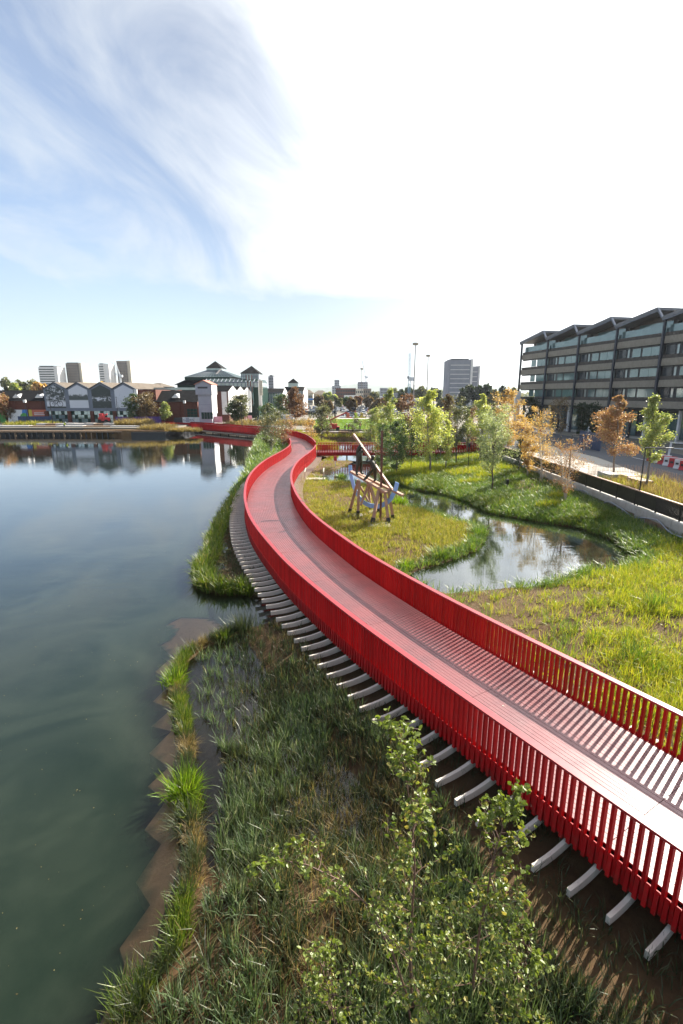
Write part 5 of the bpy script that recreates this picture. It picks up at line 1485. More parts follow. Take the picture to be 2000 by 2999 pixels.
# white fin gables to the right of the tower
for k, (pa, pb) in enumerate(((652, 676), (682, 699), (703, 719))):
    Yk = 142 + k * 7
    t = thing('white_gable', ['white sunlit gable fin nearest the grey tower', 'white sunlit gable fin in the middle of three', 'white sunlit gable fin farthest from the grey tower'][k], 'building', (X_(pb - 6, Yk, 1190), Yk, QUAY))
    xb = X_(pb - 3, Yk, 1190); xa = xb - 5.4
    ze, zr = Z_(1146 + k * 1.0, Yk), Z_(1129 + k * 2.5, Yk)
    q = MB(); q.box(xa, xb - .25, Yk + .1, Yk + 4.6, QUAY, ze - .02); q.build('wall', 'brick', t)
    # gable wall facing right and towards us
    q = MB(); q.add([(xb - .2, Yk, QUAY + 2), (xb + 1.4, Yk + 4.6, QUAY + 2), (xb + 1.4, Yk + 4.6, ze), (xb + .6, Yk + 2.3, zr), (xb - .2, Yk, ze),
                     (xb - .7, Yk + .2, QUAY + 2), (xb + .9, Yk + 4.8, QUAY + 2), (xb + .9, Yk + 4.8, ze), (xb + .1, Yk + 2.5, zr), (xb - .7, Yk + .2, ze)],
                    [(0, 1, 2, 3, 4), (9, 8, 7, 6, 5), (0, 4, 9, 5), (4, 3, 8, 9), (3, 2, 7, 8), (2, 1, 6, 7), (1, 0, 5, 6)]); q.build('gable_wall', 'white_clad', t)
    q = MB(); q.box(xb - 2.2, xb - .75, Yk - .05, Yk + .09, QUAY + 2, ze - .1); q.build('side_panel', 'white_clad', t)
    q = MB(); q.add([(xa, Yk - .2, ze), (xb - .2, Yk - .2, ze), (xb + .6, Yk + 2.3, zr + .05), (xa, Yk + 2.3, zr + .05), (xa, Yk + 4.8, ze), (xb + 1.4, Yk + 4.8, ze)], [(0, 1, 2, 3), (3, 2, 5, 4)]); q.build('roof_slope', 'slate', t)
m = MB(); xa, xb = X_(640, 150, 1190), X_(735, 165, 1190); m.box(xa - 4, xb - 2, 152, 176, QUAY, Z_(1148, 160)); tag(m.build('brick_hall', 'brick'), 'brick hall behind the white gable fins', 'building')

# glass pyramid hall
PY = 172
ph_ = thing('glass_pyramid_hall', 'stepped green glass hall with a dark pyramid lantern on top', 'building', (X_(615, PY), PY, QUAY))
def frust(xa, xb, ya, yb, z0, z1, ia, ib=None):
    ib = ia if ib is None else ib
    return [(xa, ya, z0), (xb, ya, z0), (xb, yb, z0), (xa, yb, z0), (xa + ia, ya + ib, z1), (xb - ia, ya + ib, z1), (xb - ia, yb - ib, z1), (xa + ia, yb - ib, z1)]
a, b = X_(519, PY, 1130), X_(700, PY, 1130)
zz = lambda py: Z_(py, PY)
q = MB(); q.box(a, b, PY, PY + 40, QUAY, zz(1127)); q.build('base_storey', 'glass_green', ph_)
q = MB(); q.hexa(frust(a - 1, X_(660, PY), PY - .5, PY + 36, zz(1127), zz(1113), 2.8)); q.build('skirt_roof', 'slate', ph_)
a2, b2 = X_(538, PY, 1108), X_(688, PY, 1108); c2_ = X_(616, PY)
q = MB(); q.box(a2, b2 - 2, PY + 1, PY + 30, zz(1113), zz(1104)); q.build('clerestory', 'glass_green', ph_)
q = MB(); q.hexa([(a2, PY + .8, zz(1104)), (b2, PY + .8, zz(1104)), (b2, PY + 30, zz(1104)), (a2, PY + 30, zz(1104)), (X_(590, PY), PY + 9, zz(1081)), (X_(636, PY), PY + 9, zz(1081)), (X_(636, PY), PY + 16, zz(1081)), (X_(590, PY), PY + 16, zz(1081))]); q.build('glass_slope', 'glass_green', ph_)
for k in range(17):
    f_ = k / 16
    p0 = Vector((a2 + (b2 - a2) * f_, PY + .72, zz(1104))); p1 = Vector((X_(590, PY) + (X_(636, PY) - X_(590, PY)) * f_, PY + 8.9, zz(1081)))
    q = MB(); q.beam(p0, p1, .08, .10); q.build('glazing_bar', 'steel_grey', ph_)
for k in range(1, 5):
    f_ = k / 5
    q = MB(); q.beam(Vector((a2, PY + .72, zz(1104))).lerp(Vector((X_(590, PY), PY + 8.9, zz(1081))), f_), Vector((b2, PY + .72, zz(1104))).lerp(Vector((X_(636, PY), PY + 8.9, zz(1081))), f_), .12, .1); q.build('glazing_bar', 'steel_grey', ph_)
q = MB(); q.box(X_(590, PY), X_(636, PY), PY + 9, PY + 16, zz(1081), zz(1074)); q.build('lantern_band', 'glass_pale', ph_)
la, lb = X_(588, PY), X_(638, PY)
q = MB(); q.add([(la, PY + 8.5, zz(1074)), (lb, PY + 8.5, zz(1074)), (lb, PY + 17, zz(1074)), (la, PY + 17, zz(1074)), ((la + lb) / 2 - .3, PY + 12.7, zz(1050))], [(0, 1, 4), (1, 2, 4), (2, 3, 4), (3, 0, 4), (3, 2, 1, 0)]); q.build('pyramid_roof', 'slate', ph_)
q = MB(); q.beam((X_(625, PY), PY + 3, zz(1101)), (X_(634, PY), PY + 8.5, zz(1077)), .5, .25); q.build('access_ladder', 'mast_grey', ph_)
# long glass link and turret
LY = 166
gl_ = thing('glass_link_block', 'glazed block with a dark pyramid-roofed turret behind the white gables', 'building', (X_(720, LY), LY, QUAY))
zl = lambda py: Z_(py, LY)
a, b = X_(600, LY, 1120), X_(755, LY, 1120)
q = MB(); q.box(a, b, LY, LY + 22, QUAY, zl(1134)); q.build('body', 'glass_green', gl_)
q = MB(); q.hexa(frust(a, b, LY - .4, LY + 22, zl(1119), zl(1109), .3, 3)); q.build('glass_roof', 'glass_green', gl_)
q = MB(); q.box(a, b, LY - .3, LY + 22, zl(1134), zl(1119)); q.build('upper_band', 'glass_pale', gl_)
for k in range(14):
    x = a + (b - a) * k / 13
    q = MB(); q.beam((x, LY - .45, zl(1134)), (x, LY - .45, zl(1119)), .22, .2); q.build('mullion', 'steel_grey', gl_)
    q = MB(); q.beam((x, LY - .5, zl(1119)), (x, LY + 2.6, zl(1109)), .16, .16); q.build('roof_bar', 'clad_grey', gl_)
q = MB(); q.box(a, b + .3, LY - .6, LY - .35, zl(1121), zl(1118)); q.build('gutter', 'steel_grey', gl_)
ua, ub = X_(703, LY), X_(754, LY)
q = MB(); q.box(ua, ub, LY + 4, LY + 12, zl(1112), zl(1092)); q.build('turret', 'glass_pale', gl_)
for k in range(9):
    x = ua + (ub - ua) * k / 8
    q = MB(); q.box(x - .1, x + .1, LY + 3.9, LY + 4.0, zl(1112), zl(1092)); q.build('turret_mullion', 'steel_grey', gl_)
for z_ in (1112, 1101.5, 1093):
    q = MB(); q.box(ua - .1, ub + .1, LY + 3.85, LY + 3.98, zl(z_), zl(z_) + .3); q.build('turret_transom', 'steel_grey', gl_)
q = MB(); q.add([(ua - .4, LY + 3.5, zl(1092)), (ub + .4, LY + 3.5, zl(1092)), (ub + .4, LY + 12.5, zl(1092)), (ua - .4, LY + 12.5, zl(1092)), ((ua + ub) / 2, LY + 8, zl(1067))], [(0, 1, 4), (1, 2, 4), (2, 3, 4), (3, 0, 4), (3, 2, 1, 0)]); q.build('turret_roof', 'slate', gl_)
xa, xb = X_(722, LY - 2), X_(742, LY - 2)
q = MB(); q.box(xa, xb, LY - 2, LY - .8, QUAY + 4, zl(1133)); q.build('stair_bay', 'glass_teal', gl_)
for k in range(5):
    for l in range(5):
        q = MB(); q.box(xa + .1 + k * (xb - xa) / 5, xa - .08 + (k + 1) * (xb - xa) / 5, LY - 2.1, LY - 2.02, QUAY + 4.3 + l * 1.9, QUAY + 6.0 + l * 1.9); q.build('stair_pane', 'glass_pale' if (k + l) % 2 else 'brick', gl_)
q = MB(); q.box(X_(758, LY - 4), X_(767, LY - 4), LY - 4, LY - 3.6, Z_(1190, LY), Z_(1112, LY)); q.build('banner_white', 'white_clad', gl_)
q = MB(); q.box(X_(761, LY - 5), X_(770, LY - 5), LY - 5, LY - 4.7, Z_(1158, LY), Z_(1116, LY)); q.build('banner_cream', 'cream', gl_)
# second glazed block with small turret
SY = 190
g2_ = thing('glazed_mall_block', 'second glazed mall block with slate roof and small pyramid turret', 'building', (X_(820, SY), SY, QUAY))
zs_ = lambda py: Z_(py, SY)
for (pa, pb, pe, pr, dy) in ((770, 826, 1152, 1137, 0), (826, 882, 1145, 1131, 8)):
    xa, xb = X_(pa, SY), X_(pb, SY)
    q = MB(); q.box(xa, xb, SY + dy, SY + dy + 25, QUAY, zs_(pe)); q.build('body', 'glass_teal', g2_)
    q = MB(); q.hexa(frust(xa - .3, xb + .3, SY + dy - .4, SY + dy + 25, zs_(pe), zs_(pr), .2, 4)); q.build('roof', 'slate', g2_)
    for k in range(9):
        x = xa + (xb - xa) * k / 8
        q = MB(); q.box(x - .14, x + .14, SY + dy - .12, SY + dy - .01, QUAY, zs_(pe)); q.build('mullion', 'clad_grey', g2_)
    for l in range(4):
        q = MB(); q.box(xa, xb, SY + dy - .16, SY + dy - .13, QUAY + 2 + l * 2, QUAY + 2.2 + l * 2); q.build('transom', 'steel_grey', g2_)
    q = MB(); q.add([(xb + .3, SY + dy, QUAY + 2), (xb + 1.6, SY + dy + 6, QUAY + 2), (xb + 1.6, SY + dy + 6, zs_(pe)), (xb + .9, SY + dy + 3, zs_(pr) + .2), (xb + .3, SY + dy, zs_(pe))], [(0, 1, 2, 3, 4)]); q.build('gable_end', 'white_clad', g2_)
ua, ub = X_(837, SY), X_(866, SY)
q = MB(); q.box(ua, ub, SY + 10, SY + 14, zs_(1133), zs_(1120)); q.build('turret', 'glass_pale', g2_)
q = MB(); q.add([(ua - .3, SY + 9.6, zs_(1120)), (ub + .3, SY + 9.6, zs_(1120)), (ub + .3, SY + 14.4, zs_(1120)), (ua - .3, SY + 14.4, zs_(1120)), ((ua + ub) / 2, SY + 12, zs_(1105))], [(0, 1, 4), (1, 2, 4), (2, 3, 4), (3, 0, 4), (3, 2, 1, 0)]); q.build('turret_roof', 'slate', g2_)
# hoardings by the bridge landing
def pxboard(pxa, pxb, pya, pyb, Y, m_, label, name='site_board', cat='hoarding'):
    t = thing(name, label, cat, (X_((pxa + pxb) / 2, Y, pyb), Y, QUAY))
    q = MB(); q.box(X_(pxa, Y, pya), X_(pxb, Y, pya), Y, Y + .08, max(QUAY, Z_(pyb, Y)), Z_(pya, Y)); q.build('panel', m_, t)
    for px in (pxa + 1, pxb - 1):
        x = X_(px, Y, pya); q = MB(); q.box(x - .05, x + .05, Y + .1, Y + .2, QUAY, Z_(pya, Y)); q.build('post', 'mast_grey', t)
    return t
def text(s, px, py, Y, h_, m_, parent):
    c_ = bpy.data.curves.new('lettering', 'FONT'); c_.body = s; c_.size = h_; c_.extrude = .01
    o = bpy.data.objects.new('lettering', c_); col.objects.link(o)
    dg = bpy.context.evaluated_depsgraph_get()
    me = bpy.data.meshes.new_from_object(o.evaluated_get(dg)); col.objects.unlink(o)
    me.materials.clear(); me.materials.append(MAT[m_])
    k = link('lettering', me, parent); k.rotation_euler = (math.pi / 2, 0, 0)
    k.location = Vector((X_(px, Y, py), Y - .03, Z_(py, Y))) - ORG[parent]
    return k
pxboard(509, 533, 1223, 1238, 133, 'charcoal', 'dark hoarding panel at the far bridge landing')
w1 = pxboard(534, 567, 1222, 1238, 133, 'plastic_white', 'white hoarding with large black letters before the grey tower')
text('GA', 536.5, 1233.5, 133, .85, 'charcoal', w1); text('RIS', 555, 1233.5, 133, .85, 'charcoal', w1)
q = MB(); q.box(X_(544, 133, 1230), X_(554, 133, 1230), 132.93, 132.97, Z_(1236, 133), Z_(1223, 133)); q.build('grey_block', 'clad_grey', w1)
pxboard(568, 600, 1222, 1238, 133, 'white_clad', 'white hoarding with faded letters below the grey tower')
pxboard(601, 650, 1220, 1238, 133, 'sign_pink', 'pink and white hoarding right of the grey tower foot')
pxboard(725, 737, 1217, 1233, 150, 'sign_pink', 'small pink panel near the shopping centre entrance')
# boats at the far quay
for px, py, m_, lab in ((485, 1272, 'sign_yellow', 'small white workboat with a yellow cover moored at the far quay'), (455, 1274, 'plastic_red', 'small punt with a red ball float moored left of the workboat')):
    x, y = P(px, py, 0.1); t = thing('workboat', lab, 'boat', (x, y, 0))
    q = MB(); q.hexa([(x - 2.0, y - .6, -.1), (x + 2.0, y - .6, -.1), (x + 2.0, y + .6, -.1), (x - 2.0, y + .6, -.1), (x - 2.5, y - .85, .45), (x + 2.3, y - .85, .45), (x + 2.3, y + .85, .45), (x - 2.5, y + .85, .45)]); q.build('hull', 'plastic_white', t)
    q = MB()
    if m_ == 'sign_yellow': q.hexa([(x - 1.6, y - .6, .46), (x + 1.8, y - .6, .46), (x + 1.8, y + .6, .46), (x - 1.6, y + .6, .46), (x - 1.5, y - .4, .95), (x + 1.6, y - .4, .85), (x + 1.6, y + .4, .85), (x - 1.5, y + .4, .95)])
    else:
        for k in range(6):
            pass
        q.tube([(x, y, .3), (x, y, .45), (x, y, .75), (x, y, 1.05), (x, y, 1.2)], [.15, .38, .48, .38, .12], 12)
    q.build('cover' if m_ == 'sign_yellow' else 'float', m_, t, smooth=m_ != 'sign_yellow')
# ================================================================== far skyline
def tower(pxa, pxb, top, Y, m_, label, rows_=12, cols_=0, depth=18, band='win_dark', side=None, crown=None, bh=.45):
    xa, xb = X_(pxa, Y, 1125), X_(pxb, Y, 1125); zt = Z_(top, Y)
    t = thing('tower_block', label, 'tower block', ((xa + xb) / 2, Y, QUAY))
    q = MB(); q.box(xa, xb, Y, Y + depth, QUAY - 1, zt); q.build('body', m_, t)
    fh = (zt - QUAY) / (rows_ + 1)
    for r in range(rows_):
        z0 = QUAY + fh * (r + .8)
        if cols_ == 0:
            q = MB(); q.box(xa + .6, xb - .6, Y - .15, Y - .02, z0, z0 + fh * bh); q.build('window_band', band, t)
        else:
            for c_ in range(cols_):
                w_ = (xb - xa) / cols_
                q = MB(); q.box(xa + w_ * (c_ + .25), xa + w_ * (c_ + .75), Y - .15, Y - .02, z0, z0 + fh * .5); q.build('window', band, t)
    if side:
        q = MB(); q.box(xb + .02, xb + side[0], Y + .5, Y + depth, QUAY - 1, zt + .4); q.build('side_wing', side[1], t)
    if crown:
        q = MB(); q.box(xa + 1, xb - 1, Y + 1, Y + depth - 1, zt, zt + crown); q.build('roof_plant', 'charcoal', t)
    return t
tower(118, 164, 1075, 620, 'white_clad', 'wide pale tower block with grey window bands at the far left', 13, side=(3.5, 'white_clad'), crown=1.5)
tower(199, 236, 1064, 640, 'tower_brown', 'brown brick tower block with a glassy crown, second from the left', 13, 6, side=(3, 'cream'), crown=1)
tower(294, 309, 1067, 640, 'white_clad', 'slim white tower block, third from the left', 14, side=(6, 'white_clad'), crown=1.2)
tower(347, 377, 1057, 660, 'tower_brown', 'brown tower block beside a crane, fourth from the left', 14, 5, side=(4, 'cream'))
tower(786, 801, 1102, 420, 'tower_grey', 'slim grey tower block behind the mall turret', 9, 3, crown=1)
tower(1314, 1376, 1054, 260, 'tower_grey', 'slab block toned grey as in shade, with white floor lines right of the lamp masts', 10, 0, bh=.12, depth=14, band='white_clad', side=(1.2, 'white_clad'), crown=.6)  # body grey paints in the shade of the camera-facing front
tower(1373, 1399, 1073, 262, 'tower_grey', 'lower slab toned grey as in shade, attached right of the tall grey slab block', 8, 0, bh=.12, depth=14, band='white_clad', side=(1, 'white_clad'))  # front shade put into the grey here too
tower(979, 994, 1112, 900, 'tower_grey', 'hazy grey tower on the skyline left of the thin crane', 9, 3)
tower(972, 998, 1130, 890, 'tower_grey', 'low grey block at the foot of the hazy skyline tower', 4, 4)
tower(1048, 1077, 1118, 800, 'tower_grey', 'hazy office tower on the skyline below the thin crane', 8, 5)
# houses and low blocks in the middle distance
def lowblock(pxa, pxb, top, Y, m_, label, roof=None, rows_=2, cols_=6, depth=20, name='low_building'):
    xa, xb = X_(pxa, Y, 1150), X_(pxb, Y, 1150); zt = Z_(top, Y)
    t = thing(name, label, 'building', ((xa + xb) / 2, Y, QUAY))
    q = MB(); q.box(xa, xb, Y, Y + depth, QUAY - .5, zt); q.build('wall', m_, t)
    fh = (zt - QUAY) / (rows_ + .4)
    for r in range(rows_):
        for c_ in range(cols_):
            w_ = (xb - xa) / cols_
            q = MB(); q.box(xa + w_ * (c_ + .2), xa + w_ * (c_ + .8), Y - .12, Y - .01, QUAY + fh * (r + .4), QUAY + fh * (r + .95)); q.build('window', 'win_dark', t)
    if roof:
        zr = Z_(roof, Y)
        q = MB(); q.hexa([(xa - .6, Y - .6, zt), (xb + .6, Y - .6, zt), (xb + .6, Y + depth, zt), (xa - .6, Y + depth, zt), (xa + 3, Y + depth / 2 - .2, zr), (xb - 3, Y + depth / 2 - .2, zr), (xb - 3, Y + depth / 2 + .2, zr), (xa + 3, Y + depth / 2 + .2, zr)]); q.build('roof', 'roof_tan', t)
    return t
lowblock(882, 916, 1152, 360, 'cream', 'cream flats with a hipped roof left of the far houses', 1141, 2, 6)
lowblock(918, 956, 1154, 375, 'cream', 'wide cream house with a tan hipped roof beside the flats', 1143, 2, 6)
lowblock(983, 1042, 1137, 420, 'brick', 'long dark red brick block with glazed floors behind the car park', None, 4, 12)
lowblock(1042, 1064, 1139, 415, 'cream', 'tan block adjoining the long red brick block', None, 3, 4)
lowblock(1064, 1087, 1138, 430, 'tower_brown', 'brown stepped block right of the tan block', None, 3, 4)
lowblock(1008, 1050, 1158, 380, 'white_clad', 'white low block with a wide window row behind the car park', None, 2, 9)
lowblock(1100, 1122, 1161, 370, 'white_clad', 'small white shop building at the back of the car park', None, 1, 5)
lowblock(1140, 1170, 1151, 350, 'tower_grey', 'pale grey warehouse cube behind the lime poplar', None, 1, 3)
lowblock(1215, 1250, 1168, 260, 'clad_grey', 'low grey pavilion left of the tall lamp masts', None, 1, 6)
lowblock(1345, 1400, 1192, 190, 'glass_green', 'low teal kiosk with a flat white roof right of the poplars', None, 1, 6, 8)
lowblock(1115, 1135, 1136, 700, 'tower_grey', 'faint grey office on the skyline left of the far trees', None, 4, 5)
lowblock(420, 470, 1132, 230, 'slate', 'dark arched-roof shed behind the gabled shop', 1120, 1, 5)
m = MB(); m.box(X_(880, 300, 1168), X_(932, 300, 1168), 300, 306, Z_(1172, 300), Z_(1167, 300)); tag(m.build('canopy_roof', 'sign_blue'), 'flat blue and white canopy edge of the filling station', 'canopy')
m = MB(); m.box(X_(450, 150, 1136), X_(575, 150, 1136), 150, 156, Z_(1142, 150), Z_(1135, 150)); tag(m.build('glazed_ridge', 'glass_pale'), 'glazed ridge rooflight behind the brick shed', 'rooflight')
# cranes
def lattice(q, p0, p1, w_, n_, r_=.06):
    p0, p1 = Vector(p0), Vector(p1); d_ = (p1 - p0).normalized()
    s_ = d_.cross(Vector((0, 1, 0))).normalized() * w_ / 2; f_ = Vector((0, w_ / 2, 0))
    cs = [s_ + f_, -s_ + f_, -s_ - f_, s_ - f_]
    for c_ in cs: q.beam(p0 + c_, p1 + c_, r_ * 2, r_ * 2)
    for k in range(n_):
        a, b = p0.lerp(p1, k / n_), p0.lerp(p1, (k + 1) / n_)
        for j in range(4):
            q.beam(a + cs[j], b + cs[(j + 1) % 4], r_ * 1.4, r_ * 1.4); q.beam(a + cs[j], a + cs[(j + 1) % 4], r_ * 1.4, r_ * 1.4)
def crane(mast_px, mast_top, base_py, jib_end, Y, label, w_, r_, m_='crane_white', cab=True):
    x = X_(mast_px, Y, mast_top)
    t = thing('tower_crane', label, 'crane', (x, Y, QUAY))
    zt = Z_(mast_top, Y)
    q = MB(); lattice(q, (x, Y, QUAY), (x, Y, zt), w_, max(8, int((zt - QUAY) / w_ / 1.1)), r_); q.build('mast', m_, t)
    j = D3(jib_end[0], jib_end[1], Y)
    q = MB(); lattice(q, (x, Y, zt), j, w_ * .7, max(8, int((j - Vector((x, Y, zt))).length / w_ / 1.1)), r_ * .8); q.build('jib', m_, t)
    q = MB(); q.box(x - w_ * .5, x + w_ * 2.0, Y - w_, Y + w_, zt - w_ * 1.2, zt + w_ * .5); q.build('counterweight', 'crane_white', t)
    q = MB(); q.box(x - w_ * 1.1, x - w_ * .4, Y - w_, Y, zt - .2, zt + w_); q.build('cab', 'steel_grey', t)
crane(1199, 1108, 1150, (1199.5, 1034), 240, 'blue and white lattice tower crane with its jib folded upright beside the lamp mast', 1.0, .07, 'crane_blue')
crane(1071, 1104, 1130, (1060, 1055), 820, 'thin distant crane with a raised jib over the skyline office tower', 1.8, .16)
crane(351, 1100, 1120, (334, 1053), 650, 'distant crane with a leaning jib between the two left brown towers', 1.6, .14)
crane(333, 1095, 1120, (329, 1057), 655, 'thin upright distant crane left of the brown tower', 1.4, .13)
# tall lamp masts
def mast(bpx, bpy_, tpx, tpy, Y, label, hw):
    xb = X_(bpx, Y, bpy_); xt, zt = D(tpx, tpy, Y)
    t = thing('lamp_mast', label, 'lamp mast', (xb, Y, QUAY))
    q = MB(); q.tube([(xb, Y, QUAY), (xt, Y, zt)], [.24, .13], 8); q.build('pole', 'mast_grey', t)
    q = MB(); q.tube([(xt, Y, zt - .1), (xt, Y, zt + .12), (xt, Y, zt + .55), (xt, Y, zt + .62)], [hw * .8, hw, hw, hw * .9], 14); q.build('lamp_ring', 'tan_clad', t)
mast(1209, 1200, 1217, 1010, 165, 'tallest lamp mast with a round head beside the blue crane', .95)
mast(1249, 1180, 1254, 1044, 195, 'tall lamp mast with a round head right of the tallest mast', .85)
mast(1059, 1185, 1059.5, 1082, 250, 'lamp mast with a flat round head over the car park', .75)
def quay_lamp(px, bpy_, tpy, Y, label, head=True, r_=.09):
    x = X_(px, Y, bpy_); zt = Z_(tpy, Y)
    t = thing('quay_lamp', label, 'street lamp', (x, Y, QUAY))
    q = MB(); q.tube([(x, Y, QUAY - .3), (x, Y, zt)], [r_, r_ * .7], 7); q.build('pole', 'black_paint', t)
    q = MB(); q.box(x - .28, x + .28, Y - .28, Y + .28, zt, zt + .7) if head else q.tube([(x, Y, zt - .1), (x, Y, zt + .1)], r_ * 1.3, 7); q.build('lamp_head', 'white_clad' if head else 'black_paint', t)
quay_lamp(155, 1245, 1163, 122.5, 'black slim lamp post before the first picture gable', False)
quay_lamp(347, 1236, 1163, 124, 'black slim lamp post before the white gable', False)
quay_lamp(709, 1247, 1178, 117, 'black slim lamp post behind the far red parapet', False)
quay_lamp(80, 1230, 1179, 129, 'grey lamp with a square head before the left shed')
quay_lamp(543, 1222, 1181, 134, 'grey lamp with a square head before the right brick shed')
quay_lamp(981, 1240, 1165, 125, 'thick black post rising behind the boom lift', False, .22)
# lawn terrace and workers
m = MB()
xa, xb = -6.5, 20.5
for i in range(10):
    pass
gxs = np.linspace(xa, xb, 40); gys = np.linspace(110.5, 128, 26)
A_, B_ = np.meshgrid(gxs, gys)
zz_ = QUAY + .05 + 1.35 * sstep(111, 127, B_) + .02 * wob(A_ * 2, B_ * 2)
ii = np.arange(A_.size).reshape(A_.shape)
tag(link('lawn', np_mesh('lawn', np.c_[A_.ravel(), B_.ravel(), zz_.ravel()], np.c_[ii[:-1, :-1].ravel(), ii[:-1, 1:].ravel(), ii[1:, 1:].ravel(), ii[1:, :-1].ravel()], 'turf', smooth=True)), kind='structure')
q = np.c_[rng.uniform(xa, xb, 5000), rng.uniform(110.6, 127.5, 5000)]
stuff('lawn_grass', [tufts(np.c_[q, QUAY + .05 + 1.35 * sstep(111, 127, q[:, 1])], 6, .25, .16, .3, .05, .5)], 'gr_bright', 'short bright green grass of the sloping lawn beyond the ponds', 'grass')
t = thing('stone_ledge', 'brown stepped timber and stone ledge below the bright lawn', 'terrace wall', (7, 108.5, 0))
for k in range(14):
    x0 = -9 + k * 2.1
    q = MB(); q.box(x0, x0 + 2.05, 107.6 + random.uniform(-.2, .2), 110.6, -.6, QUAY - .25 + random.uniform(-.15, .1)); q.build('block', 'sleeper' if k % 3 else 'grey_board', t)
m = MB(); m.prism([(-8, 128.2), (21, 128.2), (21, 136), (-8, 136)], QUAY + .5, QUAY + 1.3); tag(m.build('path', 'pale_paving'), kind='structure')
def person(px, py, Y, h_, top, label, bend=0.0, z0=None):
    x = X_(px, Y, py); z0 = Z_(py, Y) if z0 is None else z0
    t = thing('person', label, 'person', (x, Y, z0))
    s_ = h_ / 1.75; b = bend
    j = [((0, 0, .95), .13), ((.12 * b, 0, 1.2), .13), ((.35 * b, 0, 1.42 - .12 * b), .15), ((.42 * b, 0, 1.52 - .14 * b), .06), ((.5 * b, 0, 1.64 - .18 * b), .095), ((.52 * b, 0, 1.74 - .2 * b), .085),
         ((-.1, 0, .9), .09), ((-.1, -.02, .48), .065), ((-.1, 0, .06), .055), ((-.1, -.14, .03), .04), ((.1, 0, .9), .09), ((.12, -.02, .48), .065), ((.12, 0, .06), .055), ((.12, -.14, .03), .04),
         ((-.19 + .35 * b, 0, 1.4 - .12 * b), .065), ((-.27 + .4 * b, -.05, 1.12 - .1 * b), .048), ((-.25 + .5 * b, -.2, .95), .036), ((.19 + .35 * b, 0, 1.4 - .12 * b), .065), ((.27 + .4 * b, -.05, 1.12 - .1 * b), .048), ((.25 + .5 * b, -.2, .95), .036)]
    e = [(0, 1), (1, 2), (2, 3), (3, 4), (4, 5), (0, 6), (6, 7), (7, 8), (8, 9), (0, 10), (10, 11), (11, 12), (12, 13), (2, 14), (14, 15), (15, 16), (2, 17), (17, 18), (18, 19)]
    o = skin('body', [(Vector(p) * s_, r * s_) for p, r in j], e, 'cloth_dark', t, Vector((0, 0, 0)), 1)
    q = MB(); c_ = Vector((.25 * b, 0, 0)); q.tube([c_ * .5 + Vector((0, 0, 1.0 * s_)), c_ + Vector((0, 0, 1.25 * s_)), c_ * 1.3 + Vector((0, 0, (1.47 - .1 * b) * s_))], [.18 * s_, .2 * s_, .17 * s_], 10); q.build('vest', top, t, local=True)
    q = MB(); hx = Vector((.52 * b, 0, (1.70 - .2 * b))) * s_; q.tube([hx, hx + Vector((0, 0, .07 * s_)), hx + Vector((0, 0, .13 * s_))], [.13 * s_, .115 * s_, .05 * s_], 9); q.build('helmet', 'plastic_white', t, local=True)
person(189, 1256, 118.2, 1.75, 'hi_vis', 'worker in a yellow high-visibility vest bending on the far terrace', .8, 1.3)
person(1010, 1262, 109.6, 1.7, 'hi_vis', 'worker in a green vest stooping at the left end of the lawn ledge', .8, QUAY - .25)
person(1020, 1262, 109.2, 1.7, 'sign_orange', 'worker in an orange vest at the lawn ledge beside the green vest', .4, QUAY - .25)
person(1033, 1268, 108.2, 1.75, 'hi_vis', 'worker in a lime vest and dark trousers standing below the lawn ledge', .2, QUAY - .9)
person(1054, 1262, 109.4, 1.75, 'sign_orange', 'worker in dark orange sitting on the right block of the lawn ledge', .2, QUAY - .1)
# boom lift
t = thing('boom_lift', 'red articulated boom lift beside the bright lawn', 'machine', (*P(975, 1262, QUAY), QUAY))
x, y = P(975, 1262, QUAY)
q = MB(); q.box(x - 1.4, x + 1.4, y - .6, y + .6, QUAY + .45, QUAY + .95); q.box(x - .8, x + .9, y - .5, y + .5, QUAY + .95, QUAY + 1.5); q.build('chassis', 'plastic_red', t)
for dx in (-1.0, 1.0):
    for dy in (-.65, .65):
        q = MB(); q.tube([(x + dx, y + dy - .12, QUAY + .4), (x + dx, y + dy + .12, QUAY + .4)], .4, 10); q.build('wheel', 'rubber', t)
q = MB(); q.beam((x - .3, y, QUAY + 1.4), (x - .6, y, QUAY + 2.4), .3); q.beam((x - .6, y, QUAY + 2.3), (x + 3.0, y, QUAY + 3.9), .26); q.build('lower_boom', 'plastic_red', t)
q = MB(); q.beam((x + 3.0, y, QUAY + 3.9), (x + 4.4, y, QUAY + 4.5), .2); q.box(x + 4.0, x + 4.8, y - .4, y + .4, QUAY + 4.3, QUAY + 4.9); q.build('basket', 'charcoal', t)
# life-buoy stand and landing steps on the island shore
def lp(px, py, z): return Vector((*P(px, py, z), z))
t = thing('landing_rail', 'pale timber landing step with two handrails on the channel shore', 'handrail', (*P(917, 1400, .3), .2))
x, y = P(922, 1405, .3)
q = MB(); q.box(x - 1.1, x + 1.1, y - .4, y + .8, .1, .42); q.build('step', 'cream', t)
for dx in (-1.05, .95):
    for dy in (-.3, .7):
        q = MB(); q.beam((x + dx, y + dy, .2), (x + dx, y + dy, 1.3), .09); q.build('post', 'cream', t)
    q = MB(); q.beam((x + dx, y - .6, 1.2), (x + dx, y + 1.0, 1.42), .1, .08); q.build('handrail', 'cream', t)
t = thing('lifebuoy_post', 'white post with a red lifebuoy housing on the channel shore', 'lifebuoy', (*P(982, 1365, .3), .3))
x, y = P(982, 1365, .3)
q = MB(); q.beam((x, y, .2), (x, y, 1.5), .1); q.build('post', 'plastic_white', t)
q = MB(); q.box(x - .2, x + .2, y - .12, y + .06, 1.0, 1.6); q.build('housing', 'plastic_red', t)

